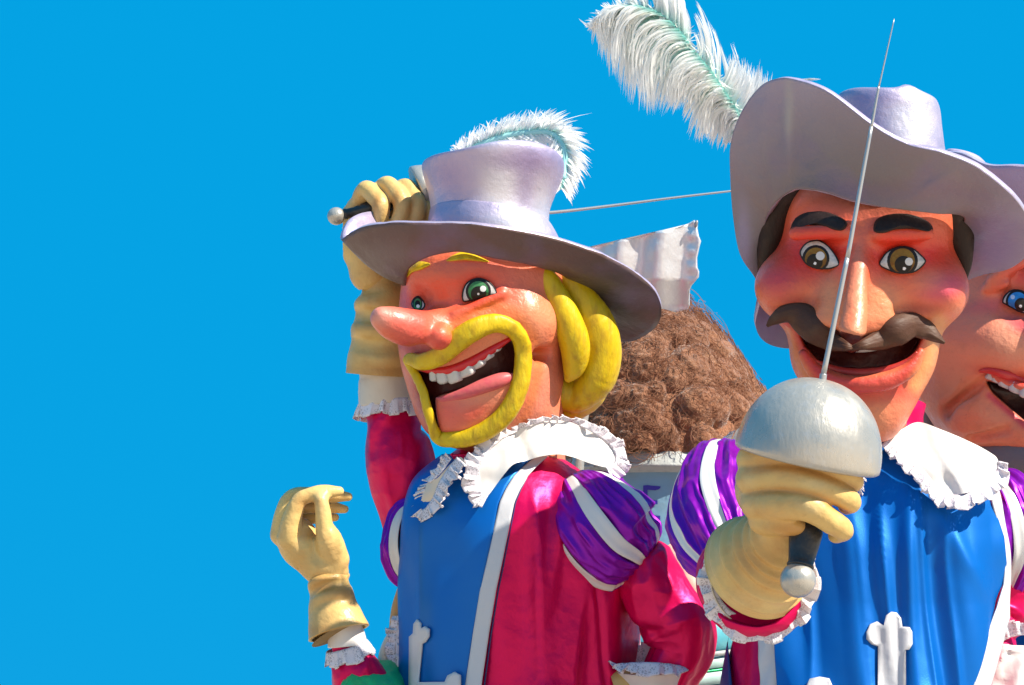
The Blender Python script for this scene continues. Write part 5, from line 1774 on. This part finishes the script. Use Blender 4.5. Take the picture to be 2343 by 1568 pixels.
TM.build('tunic', M_red, MOUS, ys, tunicm)
xr = lambda y: np.interp(y, [1000, 1060, 1100, 1150, 1190, 1230, 1290, 1340, 1390, 1430, 1500, 1568, 1700, 2330], [2180, 2225, 2238, 2244, 2256, 2264, 2270, 2268, 2256, 2240, 2218, 2200, 2180, 2170])
xl = lambda y: np.interp(y, [1000, 1200, 1480, 1568, 2330], [1800, 1790, 1796, 1797, 1790])
lf = lambda y: TM.phi(y, xl(y))
rf = lambda y: TM.phi(y, xr(y))


def tabm(ph, y, t):
    px = TM.pt(y, ph)[0]
    k = np.clip((y - 1050) / 160, 0, 1)
    d = 9 * np.exp(-((px - (2068 + (y - 1100) * .02)) / 13) ** 2) * np.clip((y - 1080) / 60, 0, 1) * np.clip((1600 - y) / 240, 0, 1)
    d = d - 7 * np.exp(-((px - (2040 + (y - 1100) * .03)) / 16) ** 2) * k
    d = d + 11 * np.sin((px - 2150 - (y - 1200) * .10) / 24.0) * np.exp(-((px - 2150) / 110) ** 2) * np.clip((y - 1180) / 120, 0, 1)
    d = d + 9 * np.exp(-((px - 2165 - .45 * (y - 1230)) / 22) ** 2) * np.exp(-((y - 1270) / 90) ** 2)
    d = d + 6 * np.sin(px / 21 - y / 150 + .8 * np.sin(y / 100)) * k * np.clip((2060 - px) / 80, 0, 1)
    d = d + 5 * np.sin(px / 36 + y / 90)
    # below the waist the outer edge swings inward over the hip
    p3 = np.stack([px / 42 - y / 500, y / 430, 0 * px], -1)
    d = d + 10 * (1 - 2.2 * np.abs(noise3(p3, 61))) * k
    return d + 10 * np.clip((y - 1380) / 200, 0, 1)


ys2 = np.concatenate([np.linspace(1012, 1600, 120), np.linspace(1620, 2300, 12)])
TAB_M = TM.strip('tabard', M_blue, MOUS, ys2, lf, rf, off=24, n=150, disp=tabm)
tw2 = lambda y: np.interp(y, [1000, 1150, 1250, 1350, 2330], [14, 18, 22, 34, 36])
TM.strip('tabard_trim', M_trim, TAB_M, ys2, lambda y: TM.phi(y, xr(y) + tw2(y)), lambda y: TM.phi(y, xr(y) - 1), off=29, n=10, disp=lambda ph, y, t: 2 * np.sin(y / 33) + 8 * np.clip((y - 1380) / 200, 0, 1))
TM.strip('tabard_trim', M_trim, TAB_M, ys2, lambda y: TM.phi(y, xl(y) - 40), lambda y: TM.phi(y, xl(y) + 1), off=29, n=10, disp=lambda ph, y, t: 2 * np.sin(y / 28) + 2 * np.sin(t * 6 + y / 14))
TM.strip('tabard_lining', M_navy, MOUS, ys2, lambda y: TM.phi(y, np.full(np.shape(y), 1640.0) + .10 * (y - 1480)), lambda y: TM.phi(y, np.full(np.shape(y), 1676.0) + .10 * (y - 1480)), off=12, n=8)
XM = [(2072, 1650), (2071, 1487), (2080, 1486), (2086, 1474), (2085, 1446), (2080, 1436), (2063, 1434), (2060, 1414), (2050, 1402), (2038, 1400), (2027, 1408), (2022, 1432), (2006, 1422), (1990, 1428), (1982, 1446), (1983, 1462), (1994, 1474), (2008, 1479), (2007, 1600), (1908, 1594), (1906, 1574), (1897, 1553), (1874, 1549), (1852, 1554), (1840, 1580), (1850, 1610), (1900, 1640), (2007, 1650)]
zx = lambda x, y: TM.z(x, y, 24) + tabm(TM.phi(y, x), y, 0 * x) + 7
cross_patch(FT, XM, zx, TAB_M, step=8)
# standing red neckband, collar fall and lace
lathe('neckband', FT, (2034, 1010, -30), (2042, 920, -40), [(0, 84), (.2, 76), (.7, 72), (1.0, 76), (1.02, 70), (.7, 64), (.55, 4)], M_red, MOUS)
cm = zplane([(2050, 1000, 110), (2100, 968, 60), (2212, 1010, 70), (2290, 1066, 60), (2140, 1130, 152), (2060, 1056, 150), (2240, 1120, 130), (2150, 1050, 130)])
cmw = lambda x, y: cm(x, y) + 6 * np.sin(x / 34 - y / 45) + 9 * np.exp(-((x - 2170 - (y - 1050) * .5) / 16) ** 2) - 8 * np.exp(-((x - 2105 - (y - 1000) * .6) / 18) ** 2)
CM = [(2028, 1002), (2060, 984), (2100, 966), (2150, 982), (2212, 1008), (2262, 1034), (2282, 1052), (2278, 1078), (2256, 1104), (2222, 1124), (2180, 1132), (2148, 1118), (2120, 1084), (2092, 1056), (2058, 1030), (2036, 1016)]
COM = cloth('collar', FT, CM, cmw, M_white, MOUS, step=8, solid=0, smooth_n=90)
lm = lambda P, dz: [(x, y, float(cmw(np.array(x), np.array(y))) + dz) for x, y in P]
ruffle('lace', FT, lm([(2030, 1004), (2058, 1030), (2092, 1056), (2120, 1084), (2148, 1118), (2180, 1132), (2222, 1124), (2256, 1104), (2278, 1078), (2282, 1054)], 3),
       lm([(2016, 1024), (2046, 1052), (2076, 1082), (2104, 1112), (2136, 1148), (2178, 1164), (2232, 1156), (2278, 1132), (2306, 1096), (2304, 1058)], 12), M_lace, COM, waves=15, amp=8, seed=17)
# the other collar fall peeping out on the far side of the hand guard
CN = [(1690, 980), (1720, 985), (1740, 1010), (1730, 1040), (1690, 1046), (1670, 1030), (1676, 1002)]
CN1 = cloth('collar', FT, CN, lambda x, y: 20 + 0 * x + 4 * np.sin(y / 9), M_white, MOUS, step=9, solid=0, smooth_n=40)
ruffle('lace', FT, [(1682, 984, 24), (1674, 1002, 24), (1668, 1030, 24), (1690, 1046, 24)], [(1664, 996, 26), (1650, 1012, 26), (1640, 1040, 28), (1672, 1062, 28)], M_lace, CN1, waves=4, amp=5, seed=18)
ruffle('lace', FT, [(1930, 1060, 175), (1950, 1085, 180), (1960, 1110, 182)], [(1970, 1084, 190), (1976, 1106, 192), (1968, 1130, 192)], M_lace, COM, waves=3, amp=5, seed=19)

# ---- arm thrust towards the viewer
FH = Frame(1820, 1180, 6.6)
puff(FH, [(1664, 1050, -600, 56), (1654, 1090, -540, 96), (1650, 1170, -450, 121), (1664, 1236, -370, 114), (1686, 1292, -300, 84)], MOUS, npan=6, band=.26, th_off=1.05, seed=5, bulge=10, fold=8, nt=90, ns=40)
tube('sleeve', FH, [(1690, 1230, -330, 70), (1712, 1270, -300, 112), (1726, 1310, -250, 134), (1730, 1335, -200, 132), (1728, 1330, -175, 100)], M_red, MOUS, nt=70, ns=80, disp=lambda th, t: crumple(6, 41, 4)(th, t))
tube('cuff', FH, [(1732, 1316, -210, 104), (1734, 1322, -180, 110), (1736, 1326, -150, 114)], M_cream, MOUS, nt=16, ns=80, caps=False, disp=folds(3, 43, 5, .3), solid=.006)
th = np.linspace(0, 2 * math.pi, 48, endpoint=False)
i_ = [(1738 + 100 * math.cos(a), 1330 - 96 * math.sin(a) * .92, -150 + 8 * math.sin(a)) for a in th]
o_ = [(1736 + 138 * math.cos(a), 1330 - 145 * math.sin(a) * .98, -146 + 8 * math.sin(a)) for a in th]
ruffle('lace', FH, i_, o_, M_lace, MOUS, waves=20, amp=9, closed=True, seed=21, n=360)
G = [(1806, 1180, 0, 64), (1800, 1205, -14, 64), (1790, 1226, -36, 68), (1776, 1246, -66, 80), (1760, 1266, -96, 96), (1744, 1284, -126, 112), (1732, 1296, -150, 122), (1728, 1300, -158, 124)]
tube('gauntlet', FH, G, M_glove, MOUS, nt=130, ns=96, caps=False, solid=.016, disp=lambda th, t: sum(a_ * np.exp(-((t - c_ - .03 * np.sin(th + p_)) / w_) ** 2) for c_, a_, w_, p_ in ((.30, 8, .035, 0), (.42, 9, .032, 1), (.54, 9, .032, 2), (.67, 8, .030, 2.6), (.80, 5, .026, 3), (.99, 3, .03, 0))),
     colors=lambda fr, V: paint(fr, V, TAN, [(1740, 1270, 70, 30, TAN_D, .35, -30), (1720, 1380, 120, 20, TAN_L, .5, 10), (1630, 1280, 14, 90, TAN_L, .5), (1780, 1300, 50, 40, TAN_D, .3)], .13, 12))
sg = Sculpt(FH, 1660, 1985, 1000, 1270, -130, 190, 3.2)
sg.ell((1785, 1120, -10), (104, 92, 92), 24)
sg.ell((1795, 1180, 0), (72, 62, 74), 24)
sg.chain([(1722, 1052, 36, 38), (1790, 1046, 84, 38), (1870, 1058, 100, 35), (1920, 1078, 84, 31), (1948, 1100, 60, 27), (1940, 1110, 36, 24)], 8)
sg.chain([(1720, 1096, 44, 38), (1790, 1092, 96, 37), (1862, 1110, 118, 33), (1915, 1130, 100, 29), (1945, 1148, 74, 25), (1938, 1156, 48, 22)], 7)
sg.chain([(1730, 1152, 40, 38), (1780, 1154, 94, 37), (1848, 1160, 122, 34), (1895, 1190, 104, 29), (1927, 1212, 80, 25), (1914, 1224, 52, 20)], 7)
sg.chain([(1745, 1190, 30, 34), (1785, 1196, 70, 30), (1820, 1205, 70, 22), (1840, 1212, 40, 18)], 10)
sg.noise(1.0, 26, 16)
V, Q = sg.build(1)
bl = [('line', [(1710, 1078), (1800, 1072), (1880, 1090), (1950, 1120)], 9, TAN_D, .6), ('line', [(1715, 1128), (1800, 1124), (1860, 1134), (1940, 1178)], 9, TAN_D, .6), (1862, 1108, 30, 10, TAN_L, .6, 10), (1848, 1160, 30, 12, TAN_L, .6, 20), (1800, 1215, 50, 16, TAN_D, .6, 10), (1705, 1110, 20, 60, TAN_L, .4), (1760, 1060, 60, 12, TAN_D, .4)]
mesh('glove', FH.world(V), Q, M_glove, MOUS, colors=paint(FH, V, TAN, bl, .13))

RAP2 = thing('rapier', 'silver rapier with great dome hand guard and thin blade pointing upward before the moustached face', 'sword', FH.world(FH.loc(1825, 1327, 60)), 'rapiers held by the figures')
a_, b_ = (1825, 1327, 78), (1842, 1226, 46)
Lg = np.linalg.norm(FH.loc(*b_) - FH.loc(*a_))
lathe('pommel', FH, a_, b_, [(math.sin(R(x)) * 40 / Lg, max(40 * math.cos(R(x)), .4)) for x in np.linspace(-90, 58, 22)] + [(38 / Lg, 22)], M_silver, RAP2, ns=56)
lathe('grip', FH, a_, b_, [(30 / Lg, 30), (34 / Lg, 31), (38 / Lg, 28), (60 / Lg, 31), (80 / Lg, 34), (1.0, 37), (1.12, 38), (1.16, 36), (1.5, 34)], M_black, RAP2, ns=48)
ga, gb = (1846, 1047, 20), (1884, 868, 42)
Lg = np.linalg.norm(FH.loc(*gb) - FH.loc(*ga))
dome = [(-.035, 150), (-.045, 160), (-.02, 166)] + [(math.sin(R(x)) * 1.0, max(167 * math.cos(R(x)) ** .92, .4)) for x in np.linspace(2, 90, 34)]
lathe('guard', FH, ga, gb, dome, M_silver, RAP2, ns=96)
bw = [(1881, 872, 42, 9), (1882.5, 860, 42, 9), (1883, 858, 42, 6.8), (1938, 590, 50, 6.2), (1992, 296, 58, 5.2), (1993, 290, 58, 4.2), (2009, 202, 62, 3.6), (2010, 198, 62, 2.4), (2045, 44, 66, 1.3)]
for i in range(0, 1):
    pass
seg = [((1881, 874, 42, 8.5), (1883, 856, 42.5, 8.5)), ((1883, 858, 42.5, 6.2), (1938, 590, 50, 5.5)), ((1938, 592, 50, 5.3), (1993, 290, 58, 4.4)), ((1993, 292, 58, 3.6), (2010, 198, 62, 3.0)), ((2010, 200, 62, 2.0), (2045, 44, 66, 1.3))]
for a_, b_ in seg:
    tube('blade', FH, [a_, ((a_[0] + b_[0]) / 2, (a_[1] + b_[1]) / 2, (a_[2] + b_[2]) / 2, (a_[3] + b_[3]) / 2), b_], M_blade, RAP2, nt=12, ns=14)

# ================================================================== bearded figure at the edge
F3 = Frame(2330, 800, 9.2)
GREY = thing('carnival_figure', 'giant grey bearded figure with blue eye and laughing mouth, behind the moustached one', 'carnival figure', base_loc(2440, 9.3), 'giant musketeer figures on the float')
sc = Sculpt(F3, 2060, 2640, 480, 1130, -240, 260, 4.6)
sc.ell((2350, 720, -60), (210, 220, 180), 40)
sc.ell((2280, 790, 30), (170, 120, 120), 50)
sc.ell((2300, 800, 90), (90, 70, 80), 40)
sc.ell((2250, 890, 0), (140, 110, 120), 50)
sc.ell((2236, 945, 50), (80, 66, 76), 40)
sc.cap((2240, 950, 60, 60), (2420, 1010, 110, 50), 40)
sc.cap((2150, 880, -20, 50), (2190, 960, 0, 46), 40)
sc.ell((2420, 720, 120), (80, 60, 60), 40)
sc.ell((2330, 690, 150), (60, 44, 44), 26, sub=True)
sc.cap((2270, 640, 116, 14), (2335, 600, 130, 16), 24)
sc.cap((2255, 660, 110, 10), (2300, 650, 124, 10), 14)
sc.chain([(2236, 856, 122, 8), (2290, 872, 140, 12), (2342, 890, 150, 14), (2420, 900, 160, 14)], 16)
sc.keep_top()
sc.cap((2256, 866, 132, 6), (2170, 940, 90, 12), 24, sub=True)
sc.cap((2225, 1000, 100, 10), (2300, 985, 130, 8), 16, sub=True)
MOUTH = [(2252, 870), (2290, 880), (2342, 896), (2440, 920), (2440, 1000), (2380, 985), (2342, 962), (2305, 930), (2270, 900)]
sc.carve(MOUTH, 90, 7)
sc.noise(1.0, 60, 24)
V, Q = sc.build(2)
blobs = [(2300, 780, 60, 46, (.64, .33, .20), .6, 10), (2342, 745, 60, 18, ROSE, .7, 24), (2260, 700, 60, 16, ROSE, .45, -10), (2330, 640, 60, 30, REDP, .5, -20), (2342, 620, 40, 40, (.62, .06, .06), .5), (2320, 868, 80, 14, (.52, .015, .018), .9, 14), (2165, 860, 50, 60, (.50, .20, .12), .45), (2150, 940, 30, 60, (.36, .12, .07), .6, -10), (2190, 900, 60, 40, (.46, .17, .085), .5), (2230, 890, 80, 10, (.55, .14, .07), .6, -32), (2290, 960, 60, 30, (.60, .23, .12), .5, 30), ('line', [(2262, 905), (2310, 945), (2345, 975)], 7, (.54, .02, .06), .8), (2235, 985, 60, 18, (.60, .20, .11), .5, 10), (2200, 760, 60, 50, (.60, .17, .10), .5)]
C = paint(F3, V, (.74, .215, .11), blobs, .12, 18)
px, py = F3.pix(V)
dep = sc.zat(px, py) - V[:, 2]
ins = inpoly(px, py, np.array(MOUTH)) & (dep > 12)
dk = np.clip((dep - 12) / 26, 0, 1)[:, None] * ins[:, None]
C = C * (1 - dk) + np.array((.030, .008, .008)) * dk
mesh('head', F3.world(V), Q, M_skin, GREY, colors=C)
eye(sc, [(2292, 692), (2296, 678), (2308, 666), (2324, 662), (2344, 668), (2360, 690), (2352, 716), (2334, 716), (2314, 706), (2300, 698)],
    (2327, 690), 25, (.03, .25, .62), (.01, .12, .40), GREY, [(2334, 701, 3.4, (.75, .75, .75)), (2316, 680, 5, (.4, .55, .75))], off=20, dome=12, pup_off=(.35, .3), pupil=.62)
zs = lambda x, y, o: float(sc.zat(np.array([x]), np.array([y]))[0]) + o
for i, (x, y, rx, ry) in enumerate([(2264, 855, 8, 9), (2280, 860, 10, 11), (2300, 870, 13, 13), (2324, 881, 14, 14), (2350, 893, 15, 15), (2378, 904, 15, 15)]):
    superell('tooth', F3, (x, y + 6, zs(x, y, -16)), (rx * 1.2, ry * .95, 13), M_tooth, GREY, e=.5, rot=22, yaw=10, bumpy=.6, seed=i + 20)
tube('upper_lip', F3, [(x, y, zs(x, y, 0), r) for x, y, r in ((2240, 850, 3), (2262, 848, 8), (2300, 858, 11), (2342, 874, 12), (2400, 890, 12))], mat('coral lip paint', (.56, .03, .022), rough=.4), GREY, nt=30, ns=18)
pad('eyebrow', sc, [(2282, 606), (2296, 594), (2330, 576), (2380, 566), (2384, 582), (2340, 592), (2304, 606), (2288, 612)], M_greyhair, GREY, off=4, dome=10)
tube('hair', F3, [(2140, 620, -80, 60), (2118, 760, -90, 60), (2122, 880, -80, 34), (2126, 960, -70, 26), (2136, 1010, -60, 20)], M_greyhair, GREY, nt=40, ns=28)
sb = Sculpt(F3, 2170, 2560, 960, 1240, -120, 240, 4.6)
sb.chain([(2226, 1030, 30, 24), (2280, 1040, 60, 40), (2360, 1050, 90, 52), (2460, 1060, 100, 56)], 20)
sb.chain([(2250, 1060, 20, 34), (2320, 1100, 40, 50), (2420, 1120, 60, 60)], 20)
sb.noise(2.0, 24, 9)
V, Q = sb.build(1)
mesh('beard', F3.world(V), Q, M_greyhair, GREY)
# its hat
outer = [(2110, 372, 60), (2150, 350, 130), (2200, 352, 180), (2260, 378, 200), (2342, 380, 210), (2480, 400, 200), (2600, 470, 120), (2620, 560, 0), (2540, 600, -120), (2400, 620, -180), (2250, 600, -180), (2140, 520, -120), (2090, 430, -30)]
inner = [(2170, 560, 10), (2180, 540, 60), (2210, 520, 110), (2260, 510, 140), (2340, 510, 150), (2430, 520, 130), (2500, 550, 80), (2520, 580, 0), (2480, 600, -80), (2390, 610, -130), (2290, 610, -130), (2210, 600, -90), (2175, 580, -40)]
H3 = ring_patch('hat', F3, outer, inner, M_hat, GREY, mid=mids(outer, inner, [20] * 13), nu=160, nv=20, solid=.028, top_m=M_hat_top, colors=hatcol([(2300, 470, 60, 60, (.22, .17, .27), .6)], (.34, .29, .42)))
rings_loft('crown', F3, [(2250, 420, -20, 60, 60, 0, .1), (2214, 380, 60, 52, 44, 10, .1), (2206, 360, 60, 46, 38, 14, .1), (2202, 350, 60, 34, 30, 14, .1), (2200, 347, 60, 10, 10, 14, .1)], M_hat, H3, colors=hatcol([], (.38, .33, .46)), nt=30)
tube('hair', F3, [(2220, 570, 60, 20), (2290, 575, 110, 24), (2350, 560, 130, 24), (2420, 560, 120, 20)], M_greyhair, GREY, nt=40, ns=24)
# body, sleeve of the hidden arm and its lace cuff
T3 = Torso(F3, [(1080, 2420, 60, 80, -60), (1120, 2430, 170, 130, -60), (1200, 2440, 215, 150, -50), (1568, 2450, 240, 160, -20), (2250, 2460, 260, 180, 130)])
T3.build('tunic', M_blue, GREY, np.concatenate([np.linspace(1090, 1600, 40), [1800, 2240]]))
# raised sleeve of the moustached figure's other arm
FS2 = Frame(2300, 1250, 8.3)
puff(FS2, [(2262, 1108, -10, 40), (2292, 1140, 10, 78), (2312, 1200, 20, 100), (2318, 1270, 26, 98), (2306, 1322, 30, 70), (2300, 1340, 30, 56)], MOUS, npan=6, band=.25, th_off=.35, seed=9, bulge=8, fold=6, nt=80, ns=34)
M_mag = M_red
tube('sleeve', FS2, [(2296, 1310, 30, 44), (2300, 1345, 34, 58), (2296, 1390, 40, 52), (2286, 1420, 46, 56), (2280, 1450, 52, 48), (2276, 1500, 56, 46)], M_red, MOUS, nt=80, ns=60, disp=lambda th, t: 6 * (1 - 2 * np.abs(np.sin(13 * t + 1.0 * np.sin(th)))) * np.clip(t * 3 - .6, 0, 1) + crumple(5, 51, 6)(th, t))
i_ = [(2240, 1536, 90), (2262, 1500, 100), (2290, 1470, 104), (2320, 1456, 100), (2360, 1452, 90)]
o_ = [(2222, 1506, 90), (2244, 1470, 104), (2276, 1440, 110), (2312, 1424, 106), (2360, 1420, 90)]
ruffle('lace', FS2, i_, o_, M_lace, MOUS, waves=8, amp=8, seed=33)
tube('cuff', FS2, [(2300, 1480, 70, 50), (2300, 1520, 76, 66), (2300, 1580, 76, 78), (2300, 1640, 70, 80)], M_white, MOUS, nt=30, ns=60, disp=lambda th, t: crumple(14, 53, 5, 3)(th, t), caps=True)
